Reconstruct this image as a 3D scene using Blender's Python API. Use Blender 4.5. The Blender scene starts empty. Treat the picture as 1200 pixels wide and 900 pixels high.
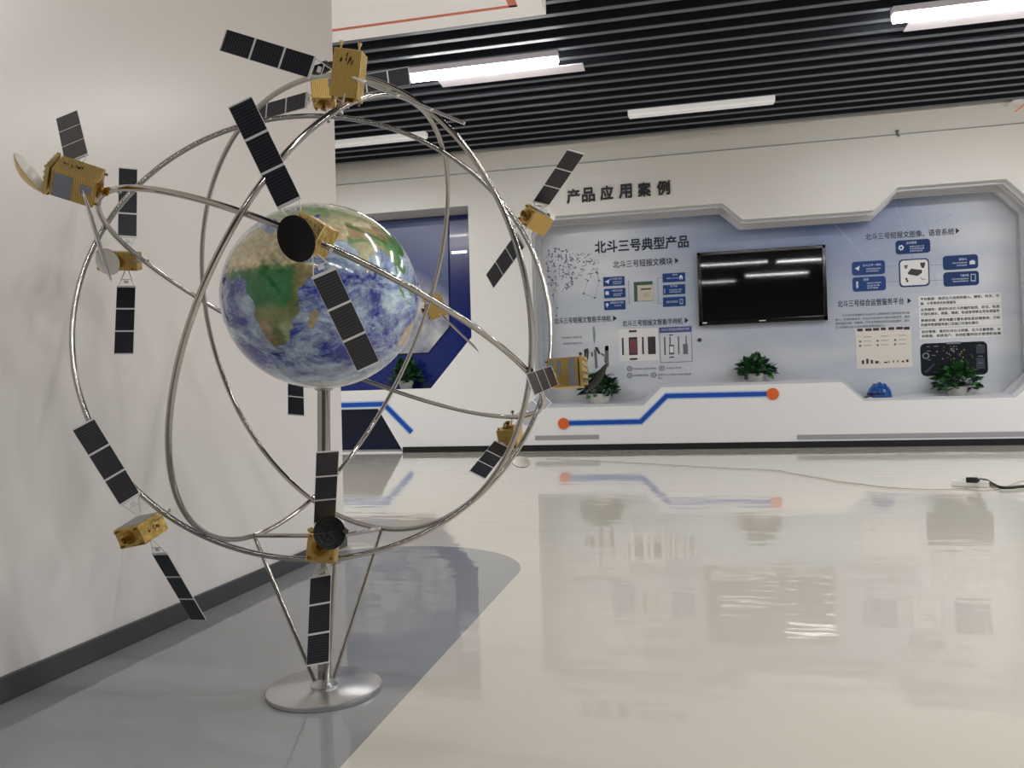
import bpy, bmesh, math, random
import numpy as np
from mathutils import Vector, Matrix
random.seed(7)
SC = bpy.context.scene
COL = SC.collection
PI = math.pi

# ------------------------------------------------------------------ camera
FPX, YAW, PITCH, ROLL, CAMH = 924.6, 0.2155, 0.0157, 0.0276, 0.6152
F = Vector((-math.sin(YAW)*math.cos(PITCH), math.cos(YAW)*math.cos(PITCH), math.sin(PITCH)))
R0 = F.cross(Vector((0, 0, 1))).normalized(); U0 = R0.cross(F)
R = R0*math.cos(ROLL) - U0*math.sin(ROLL)
U = U0*math.cos(ROLL) + R0*math.sin(ROLL)
EYE = Vector((0, 0, CAMH))
cam = bpy.data.cameras.new('camera'); cam.sensor_width = 36; cam.lens = FPX/1200*36
cam.clip_start = 0.02
co = bpy.data.objects.new('camera', cam); COL.objects.link(co)
M3 = Matrix((R, U, -F)).transposed()
co.matrix_world = Matrix.Translation(EYE) @ M3.to_4x4()
SC.camera = co

def ray(px, py): return F + R*((px-600)/FPX) + U*((450-py)/FPX)
def at(px, py, d): return EYE + ray(px, py)*d              # point at depth d
def on_y(px, py, Y):
    r = ray(px, py); return EYE + r*(Y/r.y)
def on_z(px, py, Z):
    r = ray(px, py); return EYE + r*((Z-CAMH)/r.z)
def vdir(x, y, z, px=600, py=450):                         # right, up, towards the viewer, as seen along one sight line
    T = -ray(px, py).normalized(); Rl = (R - T*R.dot(T)).normalized(); return Rl*x + T.cross(Rl)*y + T*z

# --------------------------------------------------------------- materials
def mat(name, col, rough=0.5, metal=0.0, spec=0.5, coat=0.0, emit=None, estr=0.0, bump=0.0, bscale=40.0, var=0.0, vscale=8.0):
    m = bpy.data.materials.new(name); m.use_nodes = True
    nt = m.node_tree; b = nt.nodes['Principled BSDF']
    b.inputs['Base Color'].default_value = (*col, 1); b.inputs['Roughness'].default_value = rough
    b.inputs['Metallic'].default_value = metal; b.inputs['Specular IOR Level'].default_value = spec
    b.inputs['Coat Weight'].default_value = coat; b.inputs['Coat Roughness'].default_value = 0.05
    if emit:
        b.inputs['Emission Color'].default_value = (*emit, 1); b.inputs['Emission Strength'].default_value = estr
    tc = nt.nodes.new('ShaderNodeTexCoord')
    if var:
        n = nt.nodes.new('ShaderNodeTexNoise'); n.inputs['Scale'].default_value = vscale; n.inputs['Detail'].default_value = 4
        nt.links.new(tc.outputs['Object'], n.inputs['Vector'])
        r = nt.nodes.new('ShaderNodeValToRGB')
        r.color_ramp.elements[0].color = (*[max(0, c*(1-var)) for c in col], 1); r.color_ramp.elements[0].position = .3
        r.color_ramp.elements[1].color = (*[min(1, c*(1+var)) for c in col], 1); r.color_ramp.elements[1].position = .7
        nt.links.new(n.outputs['Fac'], r.inputs['Fac']); nt.links.new(r.outputs['Color'], b.inputs['Base Color'])
    if bump:
        n = nt.nodes.new('ShaderNodeTexNoise'); n.inputs['Scale'].default_value = bscale; n.inputs['Detail'].default_value = 3
        nt.links.new(tc.outputs['Object'], n.inputs['Vector'])
        bp = nt.nodes.new('ShaderNodeBump'); bp.inputs['Strength'].default_value = bump; bp.inputs['Distance'].default_value = 0.01
        nt.links.new(n.outputs['Fac'], bp.inputs['Height']); nt.links.new(bp.outputs['Normal'], b.inputs['Normal'])
    return m
def S(*c):   # sRGB 0-255 -> linear
    return tuple((v/255/12.92 if v <= 10 else ((v/255+.055)/1.055)**2.4) for v in c)

M = {}
M['white'] = mat('white_panel', S(222, 220, 214), .35, bump=.02, bscale=3)
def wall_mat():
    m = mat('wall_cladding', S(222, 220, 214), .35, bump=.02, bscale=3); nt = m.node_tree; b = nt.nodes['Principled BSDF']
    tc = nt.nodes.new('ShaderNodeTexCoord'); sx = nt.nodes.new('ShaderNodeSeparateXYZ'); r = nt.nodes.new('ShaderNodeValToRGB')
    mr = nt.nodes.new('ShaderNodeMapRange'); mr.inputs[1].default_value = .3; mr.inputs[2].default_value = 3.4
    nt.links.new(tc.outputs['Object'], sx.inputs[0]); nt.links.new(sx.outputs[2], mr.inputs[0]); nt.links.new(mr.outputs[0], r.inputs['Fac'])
    r.color_ramp.elements[0].color = (*S(240, 240, 240), 1); r.color_ramp.elements[1].color = (*S(214, 210, 201), 1)  # brighter light low on the wall is painted in, whiter at the foot
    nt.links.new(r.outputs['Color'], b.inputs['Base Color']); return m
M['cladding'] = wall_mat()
M['white_gloss'] = mat('white_gloss_wall', S(222, 217, 212), .25, bump=.02, bscale=2.2)
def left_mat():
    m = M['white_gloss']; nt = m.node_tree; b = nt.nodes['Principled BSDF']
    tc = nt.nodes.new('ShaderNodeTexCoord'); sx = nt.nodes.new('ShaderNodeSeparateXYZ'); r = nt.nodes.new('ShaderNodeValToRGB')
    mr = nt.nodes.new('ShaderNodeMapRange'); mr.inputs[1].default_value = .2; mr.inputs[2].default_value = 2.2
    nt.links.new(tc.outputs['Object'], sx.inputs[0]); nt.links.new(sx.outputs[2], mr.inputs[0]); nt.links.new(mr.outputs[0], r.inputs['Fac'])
    r.color_ramp.elements[0].color = (*S(232, 227, 223), 1); r.color_ramp.elements[1].color = (*S(210, 203, 196), 1)  # fall of light painted into the colour, darker towards the top
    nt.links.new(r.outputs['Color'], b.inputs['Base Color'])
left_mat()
M['trim_dark'] = mat('dark_skirting', S(62, 65, 68), .4)
M['black_kick'] = mat('black_plinth', S(20, 21, 24), .4)
M['chrome'] = mat('polished_steel', S(180, 176, 170), .13, 1.0)
M['steel'] = mat('brushed_steel', S(205, 206, 207), .28, 1.0, bump=.02, bscale=120)
M['gold'] = mat('gold_foil', S(206, 172, 98), .36, .8, bump=.45, bscale=170, var=.22, vscale=90)
M['gold_pale'] = mat('pale_gold', S(214, 188, 126), .3, .8, bump=.2, bscale=120)
M['gold_dark'] = mat('dark_gold', S(150, 112, 40), .35, .85)
M['radiator'] = mat('grey_radiator', S(140, 146, 156), .3, .3)
M['frame'] = mat('panel_frame_metal', S(222, 222, 222), .4, .25)
M['dish_black'] = mat('black_dish', S(13, 13, 15), .6, spec=.25)
M['dish_rib'] = mat('dish_rib', S(6, 6, 7), .5)
M['dish_white'] = mat('white_dish', S(225, 222, 214), .3)
M['blue'] = mat('deep_blue', S(10, 34, 110), .22, coat=.2)
M['navy'] = mat('navy', S(8, 18, 62), .35)
M['stripe'] = mat('stripe_blue', S(24, 76, 176), .35)
M['stripe_edge'] = mat('stripe_pale', S(176, 204, 238), .4)
M['orange'] = mat('orange_dot', S(222, 104, 34), .4)
M['coral'] = mat('coral_line', S(232, 140, 110), .5)
M['grey_vent'] = mat('grey_vent', S(160, 160, 164), .5)
M['grey_line'] = mat('grey_line', S(150, 150, 148), .5)
M['mould'] = mat('grey_moulding', S(198, 200, 205), .4)
M['ink'] = mat('black_letters', S(22, 22, 26), .5)
M['ink_blue'] = mat('navy_letters', S(22, 28, 50), .5)
M['box_blue'] = mat('info_blue', S(36, 68, 128), .55, spec=.25)
M['box_dark'] = mat('info_dark_blue', S(24, 56, 106), .55, spec=.25)
M['paper'] = mat('paper_white', S(226, 226, 226), .5)
M['paper_cream'] = mat('paper_cream', S(222, 216, 208), .5)
M['print_white'] = mat('print_white', S(210, 220, 236), .5)
M['dev_dark'] = mat('device_dark', S(48, 46, 50), .5)
M['dev_grey'] = mat('device_grey', S(104, 106, 112), .5)
M['dev_green'] = mat('device_green', S(58, 84, 72), .5)
M['dev_sage'] = mat('device_sage', S(128, 150, 134), .5)
M['dev_cream'] = mat('device_cream', S(196, 190, 170), .5)
M['dev_red'] = mat('device_red', S(120, 62, 72), .5)
M['dev_purple'] = mat('device_purple', S(70, 74, 140), .5)
M['screen'] = mat('tv_screen', S(6, 7, 8), .035, spec=.75)
M['tv_frame'] = mat('tv_bezel', S(12, 12, 14), .12, spec=.6, coat=.5)
M['dash'] = mat('dark_dashboard', S(18, 22, 32), .55, spec=.2)
M['dash_lt'] = mat('dashboard_light', S(120, 132, 150), .4)
M['dash_gold'] = mat('dashboard_gold', S(150, 130, 80), .4)
M['helmet'] = mat('helmet_blue', S(22, 84, 160), .25, coat=.4)
M['rubber'] = mat('black_rubber', S(16, 16, 17), .5)
M['pot'] = mat('white_pot', S(205, 204, 200), .4)
M['leaf'] = mat('leaf_green', S(46, 98, 46), .4, var=.55, vscale=14)
M['leaf2'] = mat('leaf_dark', S(26, 66, 34), .4, var=.4, vscale=14)
M['soil'] = mat('soil', S(50, 40, 30), .9)
M['plastic'] = mat('white_plastic', S(236, 234, 228), .35)
M['cable_white'] = mat('pale_cable', S(190, 186, 176), .5)
M['slat'] = mat('ceiling_slat', S(104, 109, 116), .55)
M['slat_side'] = mat('ceiling_slat_side', S(26, 30, 40), .6)  # sides coloured as shade; undersides use the paler slat colour as caught light
M['ceil'] = mat('ceiling_void', S(22, 25, 34), .8)
M['lamp_off'] = mat('lamp_unlit_glow', S(215, 212, 208), .4, emit=(1, .98, .96), estr=.25)  # switched-off lamp, with a faint glow added
M['lamp_on'] = mat('lamp_lit', (1, 1, 1), .4, emit=(1, .98, .97), estr=34)
M['lamp_body'] = mat('lamp_reflector', S(214, 206, 210), .4, emit=(1, .95, .97), estr=.1)

def cell_mat():
    m = mat('solar_cells', S(22, 23, 34), .3, 0, .5)
    nt = m.node_tree; b = nt.nodes['Principled BSDF']
    tc = nt.nodes.new('ShaderNodeTexCoord'); w = nt.nodes.new('ShaderNodeTexWave')
    w.wave_type = 'BANDS'; w.bands_direction = 'X'; w.inputs['Scale'].default_value = 62
    nt.links.new(tc.outputs['Object'], w.inputs['Vector'])
    r = nt.nodes.new('ShaderNodeValToRGB')
    r.color_ramp.elements[0].color = (*S(15, 16, 25), 1); r.color_ramp.elements[0].position = .78
    r.color_ramp.elements[1].color = (*S(58, 60, 72), 1); r.color_ramp.elements[1].position = .97
    nt.links.new(w.outputs['Fac'], r.inputs['Fac']); nt.links.new(r.outputs['Color'], b.inputs['Base Color'])
    return m
M['cell'] = cell_mat()

def foil_rib():
    m = mat('ribbed_gold_foil', S(200, 168, 96), .38, .8)
    nt = m.node_tree; b = nt.nodes['Principled BSDF']
    tc = nt.nodes.new('ShaderNodeTexCoord'); w = nt.nodes.new('ShaderNodeTexWave')
    w.inputs['Scale'].default_value = 95; w.inputs['Distortion'].default_value = 5; w.inputs['Detail'].default_value = 3
    nt.links.new(tc.outputs['Object'], w.inputs['Vector'])
    r = nt.nodes.new('ShaderNodeValToRGB')
    r.color_ramp.elements[0].color = (*S(176, 142, 74), 1); r.color_ramp.elements[1].color = (*S(212, 182, 112), 1)
    nt.links.new(w.outputs['Fac'], r.inputs['Fac']); nt.links.new(r.outputs['Color'], b.inputs['Base Color'])
    bp = nt.nodes.new('ShaderNodeBump'); bp.inputs['Strength'].default_value = .3; bp.inputs['Distance'].default_value = .002
    nt.links.new(w.outputs['Fac'], bp.inputs['Height']); nt.links.new(bp.outputs['Normal'], b.inputs['Normal'])
    return m
M['foil'] = foil_rib()

def floor_mat():
    m = mat('epoxy_floor', S(209, 204, 190), .035, 0, .5)
    nt = m.node_tree; N = nt.nodes; Lk = nt.links; b = N['Principled BSDF']
    tc = N.new('ShaderNodeTexCoord'); sx = N.new('ShaderNodeSeparateXYZ'); Lk.new(tc.outputs['Object'], sx.inputs[0])
    def mth(op, a, c=None, d=None):
        n = N.new('ShaderNodeMath'); n.operation = op
        for i, v in enumerate((a, c, d)):
            if v is None: continue
            if isinstance(v, (int, float)): n.inputs[i].default_value = v
            else: Lk.new(v, n.inputs[i])
        return n.outputs[0]
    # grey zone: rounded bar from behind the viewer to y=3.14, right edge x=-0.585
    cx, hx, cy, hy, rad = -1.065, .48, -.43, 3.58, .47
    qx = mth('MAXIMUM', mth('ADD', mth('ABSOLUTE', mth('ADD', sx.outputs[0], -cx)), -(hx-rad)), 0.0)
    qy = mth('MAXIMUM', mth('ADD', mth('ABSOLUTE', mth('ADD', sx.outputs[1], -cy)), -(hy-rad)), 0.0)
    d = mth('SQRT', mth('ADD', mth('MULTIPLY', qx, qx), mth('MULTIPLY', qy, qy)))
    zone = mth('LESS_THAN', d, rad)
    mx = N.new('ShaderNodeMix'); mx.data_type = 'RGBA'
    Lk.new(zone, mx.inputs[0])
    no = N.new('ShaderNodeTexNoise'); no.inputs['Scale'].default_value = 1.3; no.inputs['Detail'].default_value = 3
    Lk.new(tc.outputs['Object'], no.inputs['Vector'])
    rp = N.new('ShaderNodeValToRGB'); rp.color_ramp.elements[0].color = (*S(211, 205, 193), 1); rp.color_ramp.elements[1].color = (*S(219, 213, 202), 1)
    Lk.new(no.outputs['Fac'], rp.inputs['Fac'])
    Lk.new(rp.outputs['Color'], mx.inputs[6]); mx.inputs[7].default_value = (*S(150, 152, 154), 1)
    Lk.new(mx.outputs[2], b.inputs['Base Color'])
    mp = N.new('ShaderNodeMapping'); mp.inputs['Scale'].default_value = (1.0, 2.2, 1); Lk.new(tc.outputs['Object'], mp.inputs[0])
    n2 = N.new('ShaderNodeTexNoise'); n2.inputs['Scale'].default_value = 3.2; n2.inputs['Detail'].default_value = 2
    Lk.new(mp.outputs[0], n2.inputs['Vector'])
    bp = N.new('ShaderNodeBump'); bp.inputs['Strength'].default_value = .13; bp.inputs['Distance'].default_value = .01
    Lk.new(n2.outputs['Fac'], bp.inputs['Height']); Lk.new(bp.outputs['Normal'], b.inputs['Normal'])
    return m
M['floor'] = floor_mat()

def graphic_mat():
    # pale blue-grey printed sky, darker blue towards the top middle, faint wisps
    m = mat('printed_backdrop', S(190, 198, 212), .35)
    nt = m.node_tree; N = nt.nodes; Lk = nt.links; b = N['Principled BSDF']
    tc = N.new('ShaderNodeTexCoord'); g = tc.outputs['Generated']
    sx = N.new('ShaderNodeSeparateXYZ'); Lk.new(g, sx.inputs[0])
    rx = N.new('ShaderNodeValToRGB'); e = rx.color_ramp.elements
    e[0].position = 0; e[0].color = (0, 0, 0, 1); e[1].position = 1; e[1].color = (.12, .12, .12, 1)
    for p, v in ((.18, .1), (.36, .6), (.6, 1), (.76, .75), (.9, .3)):
        q = e.new(p); q.color = (v, v, v, 1)
    Lk.new(sx.outputs[0], rx.inputs['Fac'])
    rz = N.new('ShaderNodeValToRGB'); e = rz.color_ramp.elements
    e[0].position = .05; e[0].color = (0, 0, 0, 1); e[1].position = .95; e[1].color = (1, 1, 1, 1)
    Lk.new(sx.outputs[2], rz.inputs['Fac'])
    no = N.new('ShaderNodeTexNoise'); no.inputs['Scale'].default_value = 1.5; no.inputs['Detail'].default_value = 6
    mp = N.new('ShaderNodeMapping'); mp.inputs['Scale'].default_value = (.6, 1, 1.8); Lk.new(tc.outputs['Object'], mp.inputs[0]); Lk.new(mp.outputs[0], no.inputs['Vector'])
    mu = N.new('ShaderNodeMath'); mu.operation = 'MULTIPLY'; Lk.new(rx.outputs['Color'], mu.inputs[0]); Lk.new(rz.outputs['Color'], mu.inputs[1])
    mx = N.new('ShaderNodeMix'); mx.data_type = 'RGBA'; Lk.new(mu.outputs[0], mx.inputs[0])
    rp = N.new('ShaderNodeValToRGB'); rp.color_ramp.elements[0].position = .35; rp.color_ramp.elements[0].color = (*S(196, 203, 213), 1)
    rp.color_ramp.elements[1].position = .68; rp.color_ramp.elements[1].color = (*S(224, 226, 228), 1)
    Lk.new(no.outputs['Fac'], rp.inputs['Fac']); Lk.new(rp.outputs['Color'], mx.inputs[6]); mx.inputs[7].default_value = (*S(74, 104, 158), 1)
    # pale fog at the foot
    rf = N.new('ShaderNodeValToRGB'); e = rf.color_ramp.elements
    e[0].position = 0; e[0].color = (.75, .75, .75, 1); e[1].position = .22; e[1].color = (0, 0, 0, 1)
    Lk.new(sx.outputs[2], rf.inputs['Fac'])
    fm = N.new('ShaderNodeMath'); fm.operation = 'MULTIPLY'; Lk.new(rf.outputs['Color'], fm.inputs[0]); Lk.new(no.outputs['Fac'], fm.inputs[1])
    m2 = N.new('ShaderNodeMix'); m2.data_type = 'RGBA'; Lk.new(fm.outputs[0], m2.inputs[0]); Lk.new(mx.outputs[2], m2.inputs[6])
    m2.inputs[7].default_value = (*S(226, 228, 230), 1)
    Lk.new(m2.outputs[2], b.inputs['Base Color'])
    return m
M['graphic'] = graphic_mat()

def poster_mat():
    # space photograph: night blue above, grey cloudy planet curve below
    m = mat('space_poster', S(120, 130, 150), .3)
    nt = m.node_tree; N = nt.nodes; Lk = nt.links; b = N['Principled BSDF']
    tc = N.new('ShaderNodeTexCoord')
    mp = N.new('ShaderNodeMapping'); mp.inputs['Location'].default_value = (-.3, 0, .25); Lk.new(tc.outputs['Generated'], mp.inputs[0])
    ln = N.new('ShaderNodeVectorMath'); ln.operation = 'LENGTH'; Lk.new(mp.outputs[0], ln.inputs[0])
    no = N.new('ShaderNodeTexNoise'); no.inputs['Scale'].default_value = 3.5; no.inputs['Detail'].default_value = 7; no.inputs['Distortion'].default_value = .8
    Lk.new(tc.outputs['Object'], no.inputs['Vector'])
    pl = N.new('ShaderNodeValToRGB'); pl.color_ramp.elements[0].position = .38; pl.color_ramp.elements[0].color = (*S(126, 134, 152), 1)
    pl.color_ramp.elements[1].position = .62; pl.color_ramp.elements[1].color = (*S(205, 205, 205), 1)
    Lk.new(no.outputs['Fac'], pl.inputs['Fac'])
    rr = N.new('ShaderNodeValToRGB'); e = rr.color_ramp.elements
    e[0].position = .84; e[0].color = (0, 0, 0, 1); e[1].position = 1.0; e[1].color = (1, 1, 1, 1)
    Lk.new(ln.outputs['Value'], rr.inputs['Fac'])
    mx = N.new('ShaderNodeMix'); mx.data_type = 'RGBA'; Lk.new(rr.outputs['Color'], mx.inputs[0]); Lk.new(pl.outputs['Color'], mx.inputs[6])
    mx.inputs[7].default_value = (*S(70, 84, 130), 1)
    Lk.new(mx.outputs[2], b.inputs['Base Color'])
    return m
M['poster'] = poster_mat()

# ----------------------------------------------------------------- helpers
def obj(name, bm, m, parent=None, smooth=False, loc=None):
    me = bpy.data.meshes.new(name)
    bmesh.ops.recalc_face_normals(bm, faces=bm.faces)
    bm.to_mesh(me); bm.free()
    for x in (m if isinstance(m, (list, tuple)) else [m]): me.materials.append(x)
    if smooth:
        for p in me.polygons: p.use_smooth = True
        try: me.set_sharp_from_angle(angle=math.radians(40))
        except Exception: pass
    o = bpy.data.objects.new(name, me); COL.objects.link(o)
    if parent: o.parent = parent
    if loc is not None: o.location = loc
    return o
def tag(o, label=None, cat=None, group=None, kind=None):
    if label: o['label'] = label
    if cat: o['category'] = cat
    if group: o['group'] = group
    if kind: o['kind'] = kind
    return o
def thing(name, label, cat, loc=(0, 0, 0), group=None):
    o = bpy.data.objects.new(name, None); COL.objects.link(o); o.location = loc; o.empty_display_size = .05
    return tag(o, label, cat, group)
def box(bm, c, s, ax=None, mi=0, bev=0):
    """box centred at c, size s; ax = 3 axes"""
    ax = ax or (Vector((1, 0, 0)), Vector((0, 1, 0)), Vector((0, 0, 1))); c = Vector(c)
    vs = []
    for i in (-.5, .5):
        for j in (-.5, .5):
            for k in (-.5, .5): vs.append(bm.verts.new(c + ax[0]*(s[0]*i) + ax[1]*(s[1]*j) + ax[2]*(s[2]*k)))
    fs = [bm.faces.new([vs[q] for q in f]) for f in ((0, 1, 3, 2), (4, 6, 7, 5), (0, 4, 5, 1), (2, 3, 7, 6), (0, 2, 6, 4), (1, 5, 7, 3))]
    for f in fs: f.material_index = mi
    if bev:
        es = list({e for f in fs for e in f.edges})
        bmesh.ops.bevel(bm, geom=es, offset=bev, segments=2, affect='EDGES', profile=.6)
    return fs
def tube(bm, pts, r, n=10, closed=False, mi=0, cap=True):
    pts = [Vector(p) for p in pts]; N = len(pts); rings = []; prev = None
    rs = r if isinstance(r, (list, tuple)) else [r]*N
    for i, p in enumerate(pts):
        if closed: t = pts[(i+1) % N]-pts[i-1]
        else: t = pts[min(i+1, N-1)]-pts[max(i-1, 0)]
        t.normalize()
        if prev is None: a = t.orthogonal().normalized()
        else: a = (prev - t*prev.dot(t)).normalized()
        prev = a; b = t.cross(a)
        rings.append([bm.verts.new(p + (a*math.cos(2*PI*k/n)+b*math.sin(2*PI*k/n))*rs[i]) for k in range(n)])
    off = 0
    if closed:  # match the last ring to the first
        best = min(range(n), key=lambda s: (rings[-1][s].co-rings[0][0].co).length); off = best
    for i in range(N if closed else N-1):
        A = rings[i]; B = rings[(i+1) % N]
        last = closed and i == N-1
        for k in range(n):
            if last: f = bm.faces.new((A[(k+off) % n], A[(k+1+off) % n], B[(k+1) % n], B[k]))
            else: f = bm.faces.new((A[k], A[(k+1) % n], B[(k+1) % n], B[k]))
            f.material_index = mi; f.smooth = True
    if cap and not closed:
        for rg in (rings[0], rings[-1]): bm.faces.new(rg).material_index = mi
def lathe(bm, prof, c=(0, 0, 0), ax=None, n=32, mi=0, cap=True):
    """prof: list of (radius, height) about ax[2]"""
    ax = ax or (Vector((1, 0, 0)), Vector((0, 1, 0)), Vector((0, 0, 1))); c = Vector(c)
    rs = []
    for r, h in prof:
        rs.append([bm.verts.new(c + ax[2]*h + (ax[0]*math.cos(2*PI*k/n)+ax[1]*math.sin(2*PI*k/n))*max(r, 1e-5)) for k in range(n)])
    for A, B in zip(rs, rs[1:]):
        for k in range(n):
            f = bm.faces.new((A[k], A[(k+1) % n], B[(k+1) % n], B[k])); f.material_index = mi; f.smooth = True
    if cap:
        for rg in (rs[0], rs[-1]): bm.faces.new(rg).material_index = mi
def frame_from(z, x=None):
    z = Vector(z).normalized()
    x = Vector(x) if x is not None else z.orthogonal()
    x = (x - z*x.dot(z)).normalized()
    return (x, z.cross(x), z)
def slab(name, polys, Y0, Y1, m, parent=None):
    """polygons in wall coordinates (x,z), even-odd holes, from y=Y0 (front) to Y1"""
    cu = bpy.data.curves.new(name, 'CURVE'); cu.dimensions = '2D'; cu.fill_mode = 'BOTH'
    cu.extrude = abs(Y1-Y0)/2
    for P in polys:
        sp = cu.splines.new('POLY'); sp.points.add(len(P)-1)
        for q, (x, z) in zip(sp.points, P): q.co = (x, z, 0, 1)
        sp.use_cyclic_u = True
    t = bpy.data.objects.new('t', cu); COL.objects.link(t)
    dg = bpy.context.evaluated_depsgraph_get(); me = bpy.data.meshes.new_from_object(t.evaluated_get(dg))
    bpy.data.objects.remove(t); bpy.data.curves.remove(cu)
    me.name = name
    me.transform(Matrix.Rotation(PI/2, 4, 'X')); me.transform(Matrix.Translation((0, (Y0+Y1)/2, 0)))
    me.materials.clear()
    for x in (m if isinstance(m, (list, tuple)) else [m]): me.materials.append(x)
    o = bpy.data.objects.new(name, me); COL.objects.link(o)
    if parent: o.parent = parent
    return o
def wp(px, py, Y):
    p = on_y(px, py, Y); return (p.x, p.z)
def rect_px(l, t, r, b, Y):
    """upright wall rectangle from the px positions of its left, top, right and bottom mid-edges"""
    cx, cy = (l+r)/2, (t+b)/2
    x0 = wp(l, cy, Y)[0]; x1 = wp(r, cy, Y)[0]; z1 = wp(cx, t, Y)[1]; z0 = wp(cx, b, Y)[1]
    return x0, z0, x1, z1
def plate(bm, r, Y, th=.004, mi=0, rnd=0):
    x0, z0, x1, z1 = r
    if not rnd:
        return box(bm, ((x0+x1)/2, Y-th/2, (z0+z1)/2), (x1-x0, th, z1-z0), mi=mi)
    ring = []
    for cx, cz, a0 in ((x1-rnd, z1-rnd, 0), (x0+rnd, z1-rnd, 90), (x0+rnd, z0+rnd, 180), (x1-rnd, z0+rnd, 270)):
        for k in range(5):
            a = math.radians(a0+k*22.5); ring.append((cx+rnd*math.cos(a), cz+rnd*math.sin(a)))
    poly(bm, ring, Y, th, mi)
def poly(bm, pts, Y, th=.004, mi=0):
    A = [bm.verts.new((x, Y-th, z)) for x, z in pts]; B = [bm.verts.new((x, Y, z)) for x, z in pts]
    n = len(pts); fs = [bm.faces.new(A), bm.faces.new(B)]
    for k in range(n): fs.append(bm.faces.new((A[k], A[(k+1) % n], B[(k+1) % n], B[k])))
    for f in fs: f.material_index = mi
def disc(bm, x, z, r, Y, th=.004, mi=0, n=24):
    poly(bm, [(x+r*math.cos(2*PI*k/n), z+r*math.sin(2*PI*k/n)) for k in range(n)], Y, th, mi)
def text(name, s, x0, x1, zc, h, Y, m, parent, depth=.002, bold=.0, label=None):
    """one line of lettering spanning x0..x1, centred on height zc, glyph height h"""
    cu = bpy.data.curves.new(name, 'FONT'); cu.body = s; cu.extrude = .01; cu.resolution_u = 2
    t = bpy.data.objects.new('t', cu); COL.objects.link(t)
    dg = bpy.context.evaluated_depsgraph_get(); me = bpy.data.meshes.new_from_object(t.evaluated_get(dg))
    bpy.data.objects.remove(t); bpy.data.curves.remove(cu)
    if bold:
        b4 = bmesh.new()
        for k, (u, v) in enumerate(((-1, -1), (1, -1), (-1, 1), (1, 1))):
            m4 = me.copy(); m4.transform(Matrix.Translation((u*bold, v*bold, k*.0004))); b4.from_mesh(m4); bpy.data.meshes.remove(m4)
        b4.to_mesh(me); b4.free()
    n = len(me.vertices); a = np.zeros(n*3); me.vertices.foreach_get('co', a); a = a.reshape(-1, 3)
    lo, hi = a.min(0), a.max(0)
    b = np.empty_like(a)
    b[:, 0] = x0 + (a[:, 0]-lo[0])/(hi[0]-lo[0])*(x1-x0)
    b[:, 2] = zc + (a[:, 1]-(lo[1]+hi[1])/2)/(hi[1]-lo[1])*h
    b[:, 1] = Y - depth*(a[:, 2]-lo[2])/(hi[2]-lo[2]+1e-9)
    me.vertices.foreach_set('co', b.ravel()); me.update(); me.name = name
    me.materials.clear(); me.materials.append(m)
    o = bpy.data.objects.new(name, me); COL.objects.link(o)
    if parent: o.parent = parent
    if label: o['label'] = label
    return o
def text_px(name, s, l, r, yl, yr, hpx, Y, m, parent, **k):
    """line of text from pixel (l,yl) to (r,yr), glyph height hpx"""
    a = wp(l, yl, Y); b = wp(r, yr, Y); h = abs(wp((l+r)/2, (yl+yr)/2-hpx/2, Y)[1]-wp((l+r)/2, (yl+yr)/2+hpx/2, Y)[1])
    return text(name, s, a[0], b[0], (a[1]+b[1])/2, h, Y, m, parent, **k)

# ================================================================ THE ROOM
YW, YB = 8.64, 9.05         # front of the display wall, back of its recesses
CEIL = 3.39
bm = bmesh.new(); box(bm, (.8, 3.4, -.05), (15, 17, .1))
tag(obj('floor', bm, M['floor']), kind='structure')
# left partition wall with dark skirting
WX, WEND = -1.429, 3.125
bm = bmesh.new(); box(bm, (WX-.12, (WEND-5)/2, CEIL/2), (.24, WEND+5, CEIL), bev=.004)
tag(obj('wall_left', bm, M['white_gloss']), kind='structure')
bm = bmesh.new(); box(bm, (WX+.006, (WEND-5)/2, .027), (.012, WEND+5, .054), bev=.002)
tag(obj('baseboard_left', bm, M['trim_dark']), kind='structure')

# back wall with three recessed openings
zt = wp(549, 241, YW)[1]; zb = wp(505, 455, YW)[1]; xr = wp(550.5, 320, YW)[0]
niche = [(-6.0, zt), (xr, zt), (xr, wp(551, 395, YW)[1]), (wp(505, 455, YW)[0], zb), (-6.0, zb)]
cz = wp(443, 479, YW)[1]
corner = [(-6.0, cz), (wp(443, 479, YW)[0], cz), (wp(472, 521, YW)[0], .015), (-6.0, .015)]
gp = [(628, 300), (628, 273), (640, 256), (846.5, 236), (870, 257), (1024, 247), (1052, 220), (1179, 209), (1214, 240), (1214, 438), (1190, 466), (1012.7, 470), (986.7, 448.3), (775, 453.5), (754, 476), (628, 478)]
graph = [wp(x, y, YW) for x, y in gp]
z1 = (graph[11][1]+graph[10][1])/2; graph[10] = (graph[10][0], z1); graph[11] = (graph[11][0], z1)
z2 = (graph[12][1]+graph[13][1])/2; graph[12] = (graph[12][0], z2); graph[13] = (graph[13][0], z2)
z3 = (graph[14][1]+graph[15][1])/2; graph[14] = (graph[14][0], z3); graph[15] = (graph[15][0], z3)
for a, b_ in ((2, 3), (4, 5), (6, 7)):
    z = (graph[a][1]+graph[b_][1])/2; graph[a] = (graph[a][0], z); graph[b_] = (graph[b_][0], z)
xl = graph[15][0]; graph[0] = (xl, graph[0][1]); graph[1] = (xl, graph[1][1])
xR = graph[8][0]; graph[9] = (xR, graph[9][1])
outer = [(-6, 0), (7.5, 0), (7.5, CEIL+.2), (-6, CEIL+.2)]
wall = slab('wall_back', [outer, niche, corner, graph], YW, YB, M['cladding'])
tag(wall, kind='structure')
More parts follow.
